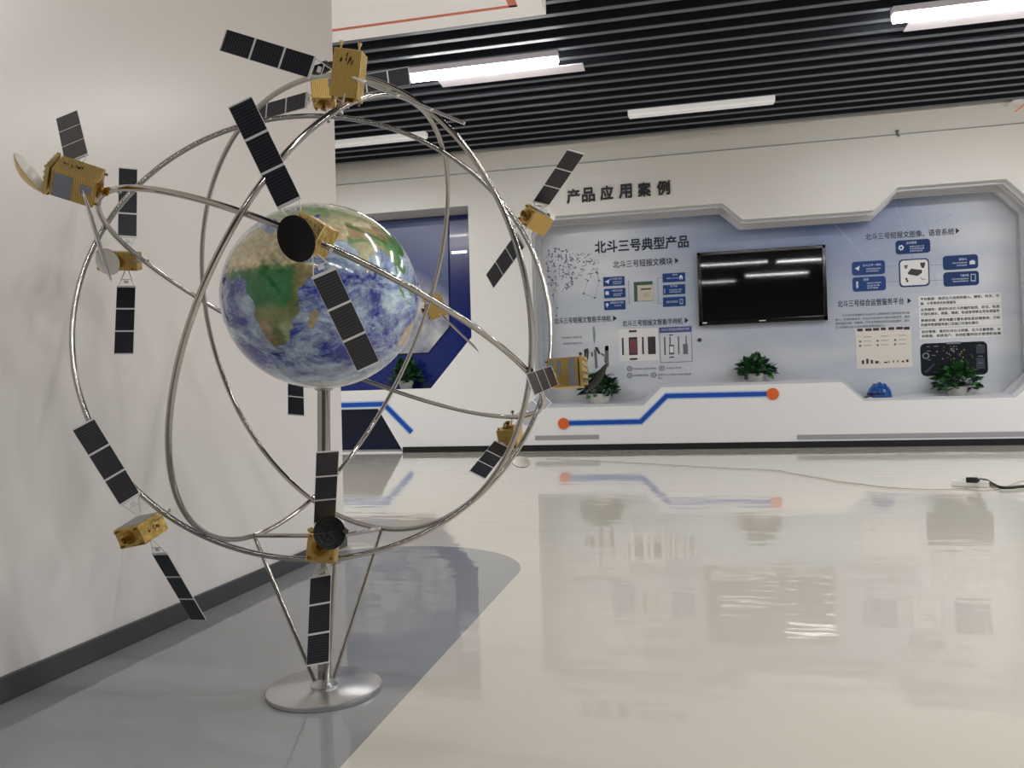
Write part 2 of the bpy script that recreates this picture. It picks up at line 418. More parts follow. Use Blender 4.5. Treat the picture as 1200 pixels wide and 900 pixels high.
bm = bmesh.new(); box(bm, (.75, YB+.05, 2), (13.5, .1, 4.1)); tag(obj('wall_back.001', bm, M['white']), kind='structure')
bm = bmesh.new(); box(bm, ((7.5+wp(472, 521, YW)[0])/2, YW-.006, .033), (7.5-wp(472, 521, YW)[0], .012, .066))
tag(obj('baseboard_back', bm, M['black_kick']), kind='structure')
# thin grey joint line below the ceiling
a = wp(396, 218, YW)[1]; b_ = wp(1177, 145, YW)[1]; zj = (a+b_)/2
bm = bmesh.new(); box(bm, (.75, YW-.003, zj), (13.4, .006, .012)); tag(obj('trim_1', bm, M['grey_line']), kind='structure')
bm = bmesh.new(); box(bm, (.8, -5.05, 2), (15, .1, 4)); tag(obj('wall_front', bm, mat('rear_wall', S(96, 98, 96), .6)), kind='structure')  # unseen wall behind the viewer, added dark for the television's reflection
# ceiling: dark void with parallel slats
bm = bmesh.new(); box(bm, (.8, 3.4, CEIL+.25), (15, 17, .1), mi=0)
y = YW-.1
while y > -3:
    box(bm, (.8, y, CEIL+.085), (14.8, .046, .17), mi=1)
    fs = box(bm, (.8, y, CEIL-.002), (14.8, .046, .006), mi=2)
    y -= .192
tag(obj('ceiling', bm, [M['ceil'], M['slat_side'], M['slat']]), kind='structure')

# dropped white soffit board with a coral frame line and lettering, top of the picture
ZS = 3.17
p = on_z(640, 17, ZS); q = on_z(390, 50, ZS); ys = (p.y+q.y)/2
so = thing('soffit_board', 'white dropped ceiling board with coral frame line, above the sculpture', 'ceiling board', (p.x, ys, ZS))
bm = bmesh.new(); box(bm, ((p.x-6)/2, ys-1.2, ZS+.1), (p.x+6, 2.4, .2)); o = obj('board', bm, mat('board_added_glow', S(236, 230, 226), .5, emit=(1, .96, .93), estr=.2), so); o.matrix_parent_inverse = so.matrix_basis.inverted()  # faint emission added in place of light reaching the underside
fl = on_z(500, 23.5, ZS).y; fr = on_z(606, 6, ZS).x; fr2 = fr-.055; fl = on_z(606, 7, ZS).y
bm = bmesh.new()
box(bm, ((fr-6)/2, fl-.012, ZS-.002), (fr+6, .024, .006)); box(bm, (fr-.027, fl-1.0, ZS-.002), (.055, 2.0, .006))
o = obj('frame_line', bm, M['coral'], so); o.matrix_parent_inverse = so.matrix_basis.inverted()

# small raked white board at the top right corner
tb = [wp(1177, 125.5, YW), wp(1200, 107, YW), wp(1290, 40, YW), wp(1290, 120, YW)]
bm = bmesh.new(); poly(bm, tb, YW-.001, .05, 0)
l2 = [wp(1188, 131, YW-.06), wp(1200, 121.5, YW-.06), wp(1260, 76, YW-.06), wp(1260, 79, YW-.06), wp(1200, 124, YW-.06), wp(1190, 131, YW-.06)]
poly(bm, l2, YW-.05, .004, 1)
tag(obj('trim_2', bm, [M['white'], M['coral']]), kind='structure')

# ================================================================= LAMPS
def lamp(x0, x1, y, lit, label):
    t = thing('linear_lamp', label, 'ceiling lamp', ((x0+x1)/2, y, CEIL-.05))
    L = x1-x0
    bm = bmesh.new(); box(bm, (0, .0, .02), (L, .09, .05), bev=.006); obj('housing', bm, M['lamp_off' if not lit else 'lamp_body'], t)
    bm = bmesh.new()
    if lit:
        ax = (Vector((0, 1, 0)), Vector((0, 0, 1)), Vector((1, 0, 0)))
        lathe(bm, [(.01, -L/2), (.034, -L/2+.01), (.034, L/2-.01), (.01, L/2)], (0, 0, -.03), ax, 16)
        obj('tube', bm, M['lamp_on'], t, True)
        bm = bmesh.new(); box(bm, (.17, .29, .02), (L, .15, .012), bev=.004); obj('reflector', bm, M['lamp_body'], t)
    else:
        box(bm, (0, 0, -.012), (L-.02, .07, .016), bev=.004); obj('diffuser', bm, M['lamp_off'], t)
    return t
def lamp_px(l, r, lit, label, zoff=-.06):
    a = on_z(*l, CEIL+zoff); b = on_z(*r, CEIL+zoff); lamp(a.x, b.x, (a.y+b.y)/2, lit, label)
lamp_px((480, 88), (655, 70), True, 'lit white tube lamp on the dark slatted ceiling, right of the top satellite')
a = on_z(1045, 19, CEIL-.06); lamp(a.x, a.x+2.6, a.y, True, 'lit white tube lamp at the top right corner of the ceiling')
lamp_px((736, 137), (908, 120), False, 'unlit pale strip lamp on the ceiling above the wall lettering')
a = on_z(500, 161, CEIL-.06); lamp(a.x-1.55, a.x, a.y, False, 'unlit pale strip lamp on the ceiling behind the rings')
def area(x, y, sx, sy, e, z=CEIL-.06):
    l = bpy.data.lights.new('tube_light', 'AREA'); l.shape = 'RECTANGLE'; l.size = sx; l.size_y = sy; l.energy = e; l.color = (1, .985, .97)
    o = bpy.data.objects.new('tube_light', l); COL.objects.link(o); o.location = (x, y, z)
for x, y, e in ((.6, -2.4, 12), (2.2, -1.6, 22), (4.2, -1.4, 26), (1.1, .4, 14), (2.7, .3, 22), (4.8, .6, 26), (1.2, 2.6, 15), (3.1, 2.4, 24), (5.4, 2.7, 28), (2.2, 4.3, 30), (5.6, 4.7, 42), (-3.6, 5.4, 46), (5.2, 6.4, 46), (-4.2, 6.8, 30)):
    area(x, y, 1.4, .07, e*1.15)

# ================================================ DISPLAY NICHE ON THE LEFT
pz = thing('niche_display', 'deep blue recess lining with a space poster, behind the globe', 'display panel', (-2.6, YB, 0))
def kid(o, par): o.parent = par; o.matrix_parent_inverse = par.matrix_basis.inverted(); return o
nb = [(-5.9, zt+.02), (xr+.05, zt+.02), (xr+.05, wp(551, 395, YW)[1]), (wp(505, 455, YW)[0]+.05, zb-.02), (-5.9, zb-.02)]
bm = bmesh.new(); poly(bm, nb, YB-.001, .01); kid(obj('backing', bm, M['blue']), pz)
# blue side cheek of the recess
bm = bmesh.new(); box(bm, (xr-.004, (YW+YB)/2+.01, (zt+niche[2][1])/2), (.006, YB-YW-.05, zt-niche[2][1]-.01)); kid(obj('side_lining', bm, M['blue']), pz)
pq = [(300, 256), (525, 254), (526.5, 383), (502, 413), (300, 419)]
pp = [wp(x, y, YB-.03) for x, y in pq]
pp[0] = (-4.6, pp[1][1]); pp[4] = (-4.6, pp[3][1])
bm = bmesh.new(); poly(bm, pp, YB-.012, .03); kid(obj('space_poster', bm, M['poster']), pz)
bm = bmesh.new(); r = rect_px(529, 294, 547, 297, YB-.02); plate(bm, r, YB-.012, .01); kid(obj('light_strip', bm, mat('niche_light', (1, 1, 1), .4, emit=(1, 1, 1), estr=1.1)), pz)
bm = bmesh.new(); poly(bm, [(x, z) for x, z in [(-5.9, cz+.03), (wp(443, 479, YW)[0]+.03, cz+.03), (wp(472, 521, YW)[0]+.1, .003), (-5.9, .003)]], YB-.001, .02)
tag(obj('base_panel', bm, M['navy']), 'dark navy panel set back in the wall below the blue angled stripe', 'panel')

# blue stripe left of the picture's wall
def stripe(name, label, pts, w_px, dots, Y=YW):
    t = thing(name, label, 'stripe', (*[on_y(*pts[0], Y)[i] for i in (0, 1)], on_y(*pts[0], Y)[2]))
    P = [Vector((*wp(x, y, Y),)) for x, y in pts]
    sc = (on_y(pts[0][0], pts[0][1]-1, Y)-on_y(*pts[0], Y)).length
    def band(w, Yf, th, m, nm):
        bm = bmesh.new(); L_, R_ = [], []
        for i, p in enumerate(P):
            d0 = (P[i]-P[i-1]).normalized() if i else (P[1]-P[0]).normalized()
            d1 = (P[i+1]-P[i]).normalized() if i < len(P)-1 else d0
            n0 = Vector((-d0.y, d0.x)); n1 = Vector((-d1.y, d1.x)); n = (n0+n1).normalized(); k = 1/max(.4, n.dot(n1))
            L_.append(p+n*w/2*k); R_.append(p-n*w/2*k)
        for i in range(len(P)-1):
            poly(bm, [tuple(v) for v in (L_[i], L_[i+1], R_[i+1], R_[i])], Yf, th)
        kid(obj(nm, bm, m), t)
    band((w_px+3.2)*sc, Y, .003, M['stripe_edge'], 'stripe_edge'); band(w_px*sc, Y-.002, .004, M['stripe'], 'stripe_band')
    for x, y, r in dots:
        q = wp(x, y, Y); bm = bmesh.new(); disc(bm, q[0], q[1], r*sc, Y-.004, .008); kid(obj('end_dot', bm, M['orange']), t)
stripe('wall_stripe', 'blue stripe with two orange end dots along the low white ledge', [(661, 496), (751, 494), (781, 464), (905, 461.5)], 5, [(660.5, 496.3, 6.6), (905.5, 461.6, 6.6)])
stripe('wall_stripe', 'short blue angled stripe below the blue recess, without orange dots', [(330, 477), (450, 473.5), (482.5, 506.5)], 5, [])
for l, t_, r_, b2, lab in ((627, 510, 702, 515, 'short grey vent strip low on the wall below the left orange dot'), (934, 507.5, 1215, 513, 'long grey vent strip low on the white ledge at the right')):
    bm = bmesh.new(); plate(bm, rect_px(l, t_, r_, b2, YW), YW, .006); tag(obj('vent_strip', bm, M['grey_vent']), lab, 'vent')

# ===================================================== WALL LETTERING
sg = thing('wall_lettering', 'raised black Chinese heading high on the white back wall', 'sign', on_y(724, 224, YW))
chars = '产品应用案例'
cxs = [672, 689.5, 711, 733, 755, 777.5]; cys = [230, 228.3, 226.3, 224.3, 222.3, 220.3]
for c, x, y in zip(chars, cxs, cys):
    x0 = wp(x-7.6, y, YW)[0]; x1 = wp(x+7.6, y, YW)[0]; zc = wp(x, y, YW)[1]; h = wp(x, y-8.3, YW)[1]-wp(x, y+8.3, YW)[1]
    kid(text('character', c, x0, x1, zc, h, YW, M['ink'], None, depth=.02, bold=.022), sg)

# ======================================================= INFORMATION PANEL
YP = YB-.03
ip = thing('information_panel', 'large pale blue printed information panel set in the white back wall', 'display panel', (1.6, YB, .4))
def inset(P, d):
    out = []; n = len(P)
    area2 = sum(P[i][0]*P[(i+1) % n][1]-P[(i+1) % n][0]*P[i][1] for i in range(n))
    s = 1 if area2 > 0 else -1
    for i in range(n):
        a, b, c = Vector(P[i-1]), Vector(P[i]), Vector(P[(i+1) % n])
        d0 = (b-a).normalized(); d1 = (c-b).normalized()
        n0 = Vector((-d0.y, d0.x))*s; n1 = Vector((-d1.y, d1.x))*s; m = (n0+n1).normalized()
        out.append(tuple(b+m*d/max(.35, m.dot(n1))))
    return out
bm = bmesh.new(); poly(bm, inset(graph, -.04), YB-.001, YB-.001-YP); kid(obj('backdrop', bm, M['graphic']), ip)
tag(slab('trim_3', [inset(graph, -.02), inset(graph, .03)], YW+.06, YW+.1, M['mould']), kind='structure')
tag(slab('trim_4', [inset(graph, -.02), inset(graph, .055)], YW+.24, YW+.28, M['mould']), kind='structure')
def P_(name, bm, m, par=ip, label=None):
    o = obj(name, bm, m); o.parent = par
    inv = par.matrix_basis.inverted(); q = par.parent
    if q: inv = (q.matrix_basis @ q.matrix_basis.inverted()) @ inv
    o.matrix_parent_inverse = inv
    if label: o['label'] = label
    return o
def T_(name, s, l, r, yl, yr, h, m, par=ip, Y=None, bold=.0, label=None):
    o = text_px(name, s, l, r, yl, yr, h, (Y if Y is not None else YP), m, None, bold=bold, label=label); o.parent = par
    o.matrix_parent_inverse = par.matrix_basis.inverted(); return o
T_('heading', '北斗三号典型产品', 697, 807, 292.5, 280, 15, M['ink_blue'], bold=.026, label='big dark heading')
T_('subheading', '北斗三号短报文模块', 718.5, 788, 311, 305, 8.6, M['ink_blue'], bold=.012)
T_('subheading', '北斗三号短报文智能手持机', 649.5, 716, 376.5, 373, 7.2, M['ink_blue'], bold=.012)
T_('subheading', '北斗三号短报文智能手持机', 729.5, 800, 379.7, 375.5, 7.2, M['ink_blue'], bold=.012)
T_('subheading', '北斗三号短报文图像、语音系统', 1014, 1118, 278.3, 270.5, 7.8, M['ink_blue'], bold=.012)
T_('subheading', '北斗三号综合运营服务平台', 981.5, 1059, 356.3, 352.5, 8, M['ink_blue'], bold=.012)
for x, y in ((793, 305.5), (720.5, 373), (804.5, 375.5), (1122, 270.5), (1065.5, 352.5)):
    bm = bmesh.new(); poly(bm, [wp(x-2, y-3.4, YP), wp(x+2.4, y, YP), wp(x-2, y+3.4, YP)], YP, .003); P_('arrow_mark', bm, M['ink_blue'])
# blue information boxes: rect, icon kind, icon side
def icon(bm, k, x, y, Y):
    W = lambda a, b: wp(x+a, y+b, Y)
    if k == 'plane': poly(bm, [W(-3, .3), W(3, -3), W(1.6, 3), W(-.4, 1.2)], Y, .002)
    elif k == 'bell':
        poly(bm, [W(-2, 2), W(-2.2, -1), W(-1.2, -2.4), W(1.2, -2.4), W(2.2, -1), W(2, 2)], Y, .002)
    elif k == 'pin':
        q = W(0, -1); disc(bm, *q, .018, Y, .002, n=12); poly(bm, [W(-.7, 1), W(.7, 1), W(0, 3)], Y, .002)
    elif k == 'home': poly(bm, [W(-2.6, 0), W(0, -3), W(2.6, 0), W(1.9, 0), W(1.9, 2.6), W(.6, 2.6), W(.6, .8), W(-.6, .8), W(-.6, 2.6), W(-1.9, 2.6), W(-1.9, 0)], Y, .002)
    elif k == 'list':
        for j in (-2, 0, 2): poly(bm, [W(-1, j-.4), W(.6, j-.4), W(.6, j+.4), W(-1, j+.4)], Y, .002)
    elif k in ('phone', 'tablet'):
        a, b = (1.8, 3) if k == 'phone' else (2.8, 4.2)
        for u in ((-a, -b, a, -b+.7), (-a, b-.9, a, b), (-a, -b, -a+.6, b), (a-.6, -b, a, b)):
            poly(bm, [W(u[0], u[1]), W(u[2], u[1]), W(u[2], u[3]), W(u[0], u[3])], Y, .002)
    elif k == 'gear':
        for j in range(12):
            a0 = j*PI/6; a1 = a0+PI/6; r1 = 3.4 if j % 2 else 2.7
            poly(bm, [W(1.4*math.cos(a0), 1.4*math.sin(a0)), W(r1*math.cos(a0), r1*math.sin(a0)), W(r1*math.cos(a1), r1*math.sin(a1)), W(1.4*math.cos(a1), 1.4*math.sin(a1))], Y, .002)
    elif k == 'mic':
        poly(bm, [W(-1.1, -3.6), W(1.1, -3.6), W(1.1, .6), W(-1.1, .6)], Y, .002)
        poly(bm, [W(-2, 1.2), W(2, 1.2), W(.8, 2.4), W(.5, 3.8), W(1.6, 4.2), W(-1.6, 4.2), W(-.5, 3.8), W(-.8, 2.4)], Y, .002)
    elif k == 'camera':
        poly(bm, [W(-3.2, -1.6), W(-1.4, -1.6), W(-.8, -2.6), W(1.4, -2.6), W(2, -1.6), W(3.2, -1.6), W(3.2, 2.4), W(-3.2, 2.4)], Y, .002)
def info(l, t, r, b, ic, ix, iy, lines, m='box_blue', rnd=.0):
    bm = bmesh.new(); plate(bm, rect_px(l, t, r, b, YP), YP, .006, rnd=rnd); bx = P_('info_box', bm, M[m])
    Y2 = YP-.006
    bm = bmesh.new(); icon(bm, ic, ix, iy, Y2); o = obj('icon', bm, M['print_white']); o.parent = bx; o.matrix_parent_inverse = Matrix()
    for s, x0, x1, yy, h in lines:
        o = text_px('caption', s, x0, x1, yy+.2, yy-.2, h, Y2, M['print_white'], None); o.parent = bx
info(707, 324.3, 732, 335, 'plane', 711.5, 330, [('北斗短报文通信', 715, 729, 326.6, 2.4), ('全球短报文收发', 718, 729, 330, 1.6), ('位置信息回传', 718, 728, 332.3, 1.6)])
info(708, 338, 733, 349, 'bell', 711.5, 343.6, [('一键紧急报警', 715.5, 729.5, 340.5, 2.4), ('定时上报告警', 719, 729, 344, 1.6), ('数据安全', 719, 728, 346.2, 1.6)])
info(708, 352.5, 733, 363, 'pin', 711.5, 358, [('高精度定位导航', 715, 731, 354.6, 2.6), ('实时轨迹', 720, 728, 358, 1.8)])
info(776.5, 320, 803, 330.5, 'home', 798, 324.8, [('室外站', 788, 794, 321.8, 2.2), ('短报文 中心站', 781, 795, 326, 1.6)])
info(777, 333.6, 803, 345, 'list', 779, 341, [('用户终端', 785.5, 793.5, 335.2, 2.2), ('通信数据接口控制', 784, 799, 339.5, 1.6), ('外接设备数据', 784, 798, 342, 1.6)])
info(777, 348, 803.5, 359, 'phone', 798.5, 353.3, [('智能手机应用软件', 781, 794.5, 353.6, 2.6)])
info(1049.5, 281, 1090, 297, 'gear', 1056, 290.3, [('后台管理', 1062, 1074, 284.4, 3), ('短报文信息分发', 1066, 1083, 288.5, 1.8), ('系统参数设置', 1066, 1083, 291.2, 1.8), ('设备状态监测', 1066, 1081, 293.8, 1.8)], 'box_dark', .03)
info(998.3, 306, 1037, 322, 'plane', 1004.5, 314.5, [('北斗三号一体机', 1011, 1032.5, 310.5, 2.8), ('短报文通信链路', 1015, 1032, 314.8, 1.7), ('定位授时服务', 1015, 1030, 317.6, 1.7)], 'box_blue', .03)
info(999, 324.3, 1038, 341, 'mic', 1004.5, 333.5, [('语音', 1011.5, 1018, 327.5, 2.8), ('语音信息压缩传输', 1016, 1032.5, 331.5, 1.7), ('语音采集', 1016, 1031, 334.5, 1.7), ('语音播报', 1016, 1029, 337.2, 1.7)], 'box_blue', .03)
info(1105, 299, 1146, 315.5, 'camera', 1139.5, 307.3, [('摄像头', 1123.5, 1133, 303.7, 2.8), ('图像信息采集传输', 1116, 1133, 308, 1.7), ('远程监控', 1121, 1133, 310.8, 1.7)], 'box_dark', .03)
info(1105.5, 318.3, 1147, 335, 'tablet', 1140.5, 325.3, [('平板终端', 1125.5, 1135, 322.7, 2.8), ('短报文信息编辑收发', 1115.5, 1135, 326.8, 1.7), ('图像语音数据显示', 1117, 1135, 329.5, 1.7)], 'box_dark', .03)
# circuit module picture
bm = bmesh.new(); plate(bm, rect_px(743, 330, 765, 353, YP), YP, .003, 0); r = rect_px(747, 334, 766, 352.5, YP); plate(bm, r, YP-.003, .004, 1)
plate(bm, rect_px(751, 338, 763, 339.6, YP), YP-.007, .002, 2); plate(bm, rect_px(754, 343, 761, 348, YP), YP-.007, .002, 3)
P_('module_picture', bm, [M['dev_green'], M['dev_cream'], M['dev_dark'], mat('module_tan', S(186, 172, 146), .5)])
# router card
bm = bmesh.new(); plate(bm, rect_px(1053.5, 303.3, 1089, 336, YP), YP, .005, 0, rnd=.04); plate(bm, rect_px(1055, 304.8, 1087.5, 334.3, YP), YP-.005, .002, 1, rnd=.035)
W = lambda a, b: wp(a, b, YP)
poly(bm, [W(1063.5, 320), W(1067.5, 315), W(1080.5, 316.5), W(1080, 320), W(1075, 323.5), W(1064, 321.5)], YP-.007, .002, 2)
poly(bm, [W(1059, 311), W(1064, 310.5), W(1062.5, 315), W(1060, 315)], YP-.007, .002, 3)
poly(bm, [W(1078, 308), W(1084, 307.5), W(1083.5, 311), W(1082.5, 314), W(1080, 314.3), W(1078.5, 311)], YP-.007, .002, 2)
for a, b in ((1062, 327), (1063, 329.5)): disc(bm, *W(a, b), .012, YP-.007, .002, 2, 8)
poly(bm, [W(1079, 325), W(1081, 327.5), W(1084, 326.5), W(1084, 327.3), W(1081, 328.4), W(1078.4, 325.5)], YP-.007, .002, 3)
P_('router_picture', bm, [M['box_dark'], M['paper'], M['dev_dark'], M['dev_grey']])
# connector lines
M['faint'] = mat('faint_lines', S(140, 152, 178), .5)
for a in ((1038, 312, 1050, 312), (1038, 330, 1051, 330), (1090, 311, 1105, 310), (1090, 329, 1105, 328), (1069, 297, 1069, 303), (737, 328, 737, 357), (771, 326, 771, 356), (771, 326, 777, 325.6), (771, 356, 777, 355.6)):
    x0, z0 = W(a[0], a[1]); x1, z1_ = W(a[2], a[3]); bm = bmesh.new()
    box(bm, ((x0+x1)/2, YP-.001, (z0+z1_)/2), (max(.007, abs(x1-x0)), .002, max(.007, abs(z1_-z0)))); P_('connector_line', bm, M['faint'])
# hand-held device cards
bm = bmesh.new(); plate(bm, rect_px(725.5, 385, 771.5, 423, YP), YP, .004, 0)
for l, t, r, b, i in ((737, 387, 746, 389.4, 1), (738, 419.7, 747, 421.8, 1), (729, 396, 731, 416, 1), (737, 395.2, 747, 416, 1), (738.2, 398, 746, 414, 2), (752.5, 395, 754.5, 415, 3), (759.3, 394.5, 768.3, 415, 1)):
    plate(bm, rect_px(l, t, r, b, YP), YP-.004, .003 if i != 2 else .005, i)
P_('device_card', bm, [M['paper'], M['dev_dark'], M['dev_red'], M['dev_dark']])
bm = bmesh.new(); plate(bm, rect_px(772.5, 383, 810.5, 389.5, YP), YP, .004, 0)
for u in ((773.3, 389.5, 773.8, 424.5), (810.5, 389, 811, 423), (773.3, 424, 811.5, 424.6)): plate(bm, rect_px(*u, YP), YP, .003, 1)
for l, t, r, b, i in ((778.2, 395, 780, 416, 1), (784.5, 394.5, 786, 404, 1), (784, 404, 790, 415.5, 1), (785, 406, 789.2, 413, 2), (784, 392, 788.5, 393.2, 3), (784.5, 418, 790, 419.2, 3), (794.5, 394, 796, 415, 1), (803.3, 393.5, 804.7, 403, 1), (800.5, 403, 806, 415, 1)):
    plate(bm, rect_px(l, t, r, b, YP), YP, .003 if i != 2 else .005, i)
P_('device_card', bm, [M['dev_purple'], M['dev_grey'], M['paper'], M['dev_dark']])
T_('caption', '北斗三号短报文智能手持机', 775, 808, 386.6, 385, 3, M['print_white'], Y=YP-.004)
# row of feature notes
for x, y in ((738, 432), (738, 440), (775.5, 431.5), (766, 439.5)):
    bm = bmesh.new(); q = W(x, y); n = 20
    for k in range(n):
        a0, a1 = 2*PI*k/n, 2*PI*(k+1)/n; poly(bm, [(q[0]+r*math.cos(a), q[1]+r*math.sin(a)) for r, a in ((.03, a0), (.03, a1), (.02, a1), (.02, a0))], YP, .002)
    disc(bm, q[0], q[1], .01, YP, .002, n=8); P_('feature_icon', bm, M['dev_grey'])
T_('caption', '支持4G/5G移动通信', 742.5, 769, 432.6, 431.6, 2.4, M['dev_grey'])
T_('caption', '多功能北斗应用', 780.5, 798, 431.5, 430.8, 2.4, M['dev_grey'])
T_('caption', '全网通高清通话', 742.5, 760, 440, 439.4, 2.4, M['dev_grey'])
T_('caption', '防爆外壳·长续航大电池·高强度', 771, 810, 439.6, 438, 2.4, M['dev_grey'])
T_('caption', '防水', 771, 777, 443.3, 443.1, 2, M['dev_grey'])
T_('caption', '专业短报文 可插拔天线', 658, 682, 396, 395, 2.3, M['dev_grey'])
T_('caption', '高性能定位短报文芯片', 660, 683, 402.8, 402, 2.3, M['dev_grey'])
T_('caption', '全新升级', 711, 719.5, 439.3, 439, 2, M['dev_grey'])
# exploded hand-held device
bm = bmesh.new()
poly(bm, [W(694.5, 383), W(696.5, 382), W(698, 394), W(696.5, 404), W(695.3, 398)], YP, .003, 0)
for pts, i in ((((678, 413.5), (681, 412.5), (684, 421), (681, 424)), 1), (((684.5, 409.5), (689, 408), (690, 412), (689, 424), (687.5, 424), (687.3, 411.5), (686, 424), (685, 424)), 1), (((692.5, 413), (695, 412), (695, 418), (693, 418)), 2), (((696, 410), (699, 408.5), (700.5, 431), (697.5, 432)), 2), (((696.5, 406.5), (700.5, 407), (703.5, 414), (702, 415.5), (698, 409)), 1), (((703, 413), (708, 415), (708, 418), (705, 416)), 2), (((709, 405.5), (713, 405), (713.5, 428), (712, 431), (708, 424), (708.5, 417)), 3), (((709, 405.5), (713, 405), (713, 411), (709, 411)), 4)):
    poly(bm, [W(*q) for q in pts], YP, .003, i)
P_('exploded_device', bm, [M['dev_sage'], M['dev_dark'], M['dev_grey'], M['dev_grey'], M['dev_red']])
# dot constellation print on the left
bm = bmesh.new(); rnd = random.Random(3)
cl = []
for k in range(250):
    while True:
        x, y = rnd.uniform(640, 704), rnd.uniform(291, 345)
        e1 = (x-655)/24; f1 = (y-316)/26; e2 = (x-684)/18; f2 = (y-312)/18
        if (e1*e1+f1*f1 < 1 and y < 346-(x-648)*.4) or e2*e2+f2*f2 < 1: break
    q = W(x, y); cl.append(q); disc(bm, *q, rnd.choice((.004, .006, .006, .011)), YP, .002, n=6)
for x, y in ((700, 320), (697, 349), (648, 346), (653, 361), (652, 370), (684, 344), (702, 329)): q = W(x, y); cl.append(q); disc(bm, *q, .012, YP, .002, n=8)
for i, a in enumerate(cl):
    near = sorted(range(len(cl)), key=lambda j: (cl[j][0]-a[0])**2+(cl[j][1]-a[1])**2)[1:3]
    for j in near:
        b = cl[j]; d = Vector((b[0]-a[0], b[1]-a[1]))
        if d.length < .01 or d.length > .3: continue
        n = Vector((-d.y, d.x)).normalized()*.0012
        poly(bm, [(a[0]+n.x, a[1]+n.y), (b[0]+n.x, b[1]+n.y), (b[0]-n.x, b[1]-n.y), (a[0]-n.x, a[1]-n.y)], YP, .001)
P_('constellation_print', bm, mat('constellation_ink', S(92, 106, 140), .5), label='scattered navy dots joined by thin lines')
# faint light rays printed upper right
bm = bmesh.new()
for a, b, w in (((1048, 233), (1060, 272), .5), ((1078, 235), (1088, 272), .4), ((1020, 296), (1118, 250), .5), ((979, 264), (1018, 306), .5), ((1040, 305), (1068, 296), .4), ((1098, 335), (1094, 318), .4)):
    d = Vector((b[0]-a[0], b[1]-a[1])).normalized(); n = (-d.y*w, d.x*w)
    poly(bm, [W(a[0]+n[0], a[1]+n[1]), W(b[0]+n[0], b[1]+n[1]), W(b[0]-n[0], b[1]-n[1]), W(a[0]-n[0], a[1]-n[1])], YP, .001)
P_('light_ray_print', bm, mat('ray_print', S(150, 170, 205), .5))
# service text strips at right
strips = [(1076, 1173.5, 350.5, 345.2, ('平台数据：提供北斗信息的接入、解析、转发、存', '储、分发等综合处理服务')), (1076.5, 1173.8, 363, 357.8, ('业务服务：提供针对北斗终端的监控、定位、轨迹', '可视化展示、调度、搜索、轨迹查询等业务处理服务')), (1077, 1174.5, 375.5, 370.8, ('数据存储：提供海量位置轨迹信息存储查询、分析', '的服务数据服务接口及接口可视化展示')), (1077.5, 1175, 388.8, 384.2, ('综合管理：提供针对北斗终端、北斗位置数据、业', '务数据、系统用户、系统配置的综合管理和监测'))]
for l, r, yc, yr, (s1, s2) in strips:
    cx = (l+r)/2; cy = (yc+yr)/2+3.2
    bm = bmesh.new(); plate(bm, rect_px(l, cy-6, r, cy+6, YP), YP, .003); st = P_('text_strip', bm, M['paper'])
    dy = (yr-yc)
    for s, off, x1 in ((s1, -2.6, r-2.5), (s2, 2.5, r-2.5-(0 if len(s2) > 20 else (r-l)*(1-len(s2)/23)))):
        t0 = (l+2.5-cx)/(r-l)*dy; t1 = (x1-cx)/(r-l)*dy
        o = text_px('caption', s, l+2.5, x1, cy+off+t0, cy+off+t1, 3.6, YP-.003, M['ink_blue'], None, bold=.01); o.parent = st
for k, s in enumerate(('北斗综合运营服务平台利用北斗系统短报文通信和定位功能', '接入、存储数据信息，平台可为各类用户提供位置监控、通信', '指挥调度监测，物联网、行业应用数据等综合信息服务，提升', '北斗终端应用与大数据资源管理能力。')):
    x0 = 987 if k == 0 else 979; x1 = 1066 if k < 3 else 1037
    T_('caption', s, x0, x1, 370.2+k*4.6-(x0-979)*.045, 370.2+k*4.6-(x1-979)*.045, 3, M['dev_grey'])
# chart sheet
bm = bmesh.new(); plate(bm, rect_px(1003, 383.5, 1068.5, 431.5, YP), YP, .003, 0)
Y2 = YP-.003
for l, r in ((1013.5, 1020), (1022, 1029.5), (1031, 1038), (1040, 1046), (1049, 1056), (1058, 1066)): 
    yy = 387.3-(l-1003)*.05; plate(bm, rect_px(l-9 if l == 1013.5 else l-8, yy-1.6, r-8 if l != 1013.5 else r-9, yy+1.6, Y2), Y2, .002, 1)
plate(bm, rect_px(1059, 383, 1066, 386.3, Y2), Y2, .002, 1)
rn = random.Random(5)
for row in range(3):
    for c in range(3):
        x = 1007+c*20.5; yy = 394.5+row*5-(x-1003)*.045
        if row: disc(bm, *wp(x+1, yy+1, Y2), .012, Y2, .002, 2, 8)
        plate(bm, rect_px(x+5, yy, x+14, yy+.9, Y2), Y2, .002, 3)
for k in range(11):
    x = 1010+k*5.2; h = (4.5, 6, 4.5, 3, .8, 1.6, 2.4, 2.8, 2.6, 2, 3)[k]; yy = 427-(x-1003)*.045
    plate(bm, rect_px(x, yy-h, x+(2.6 if k in (0, 1, 2, 9, 10) else 4 if k in (3, 5) else 1.2), yy, Y2), Y2, .002, 1)
P_('chart_sheet', bm, [M['paper_cream'], M['dev_dark'], M['dev_grey'], M['grey_vent']])
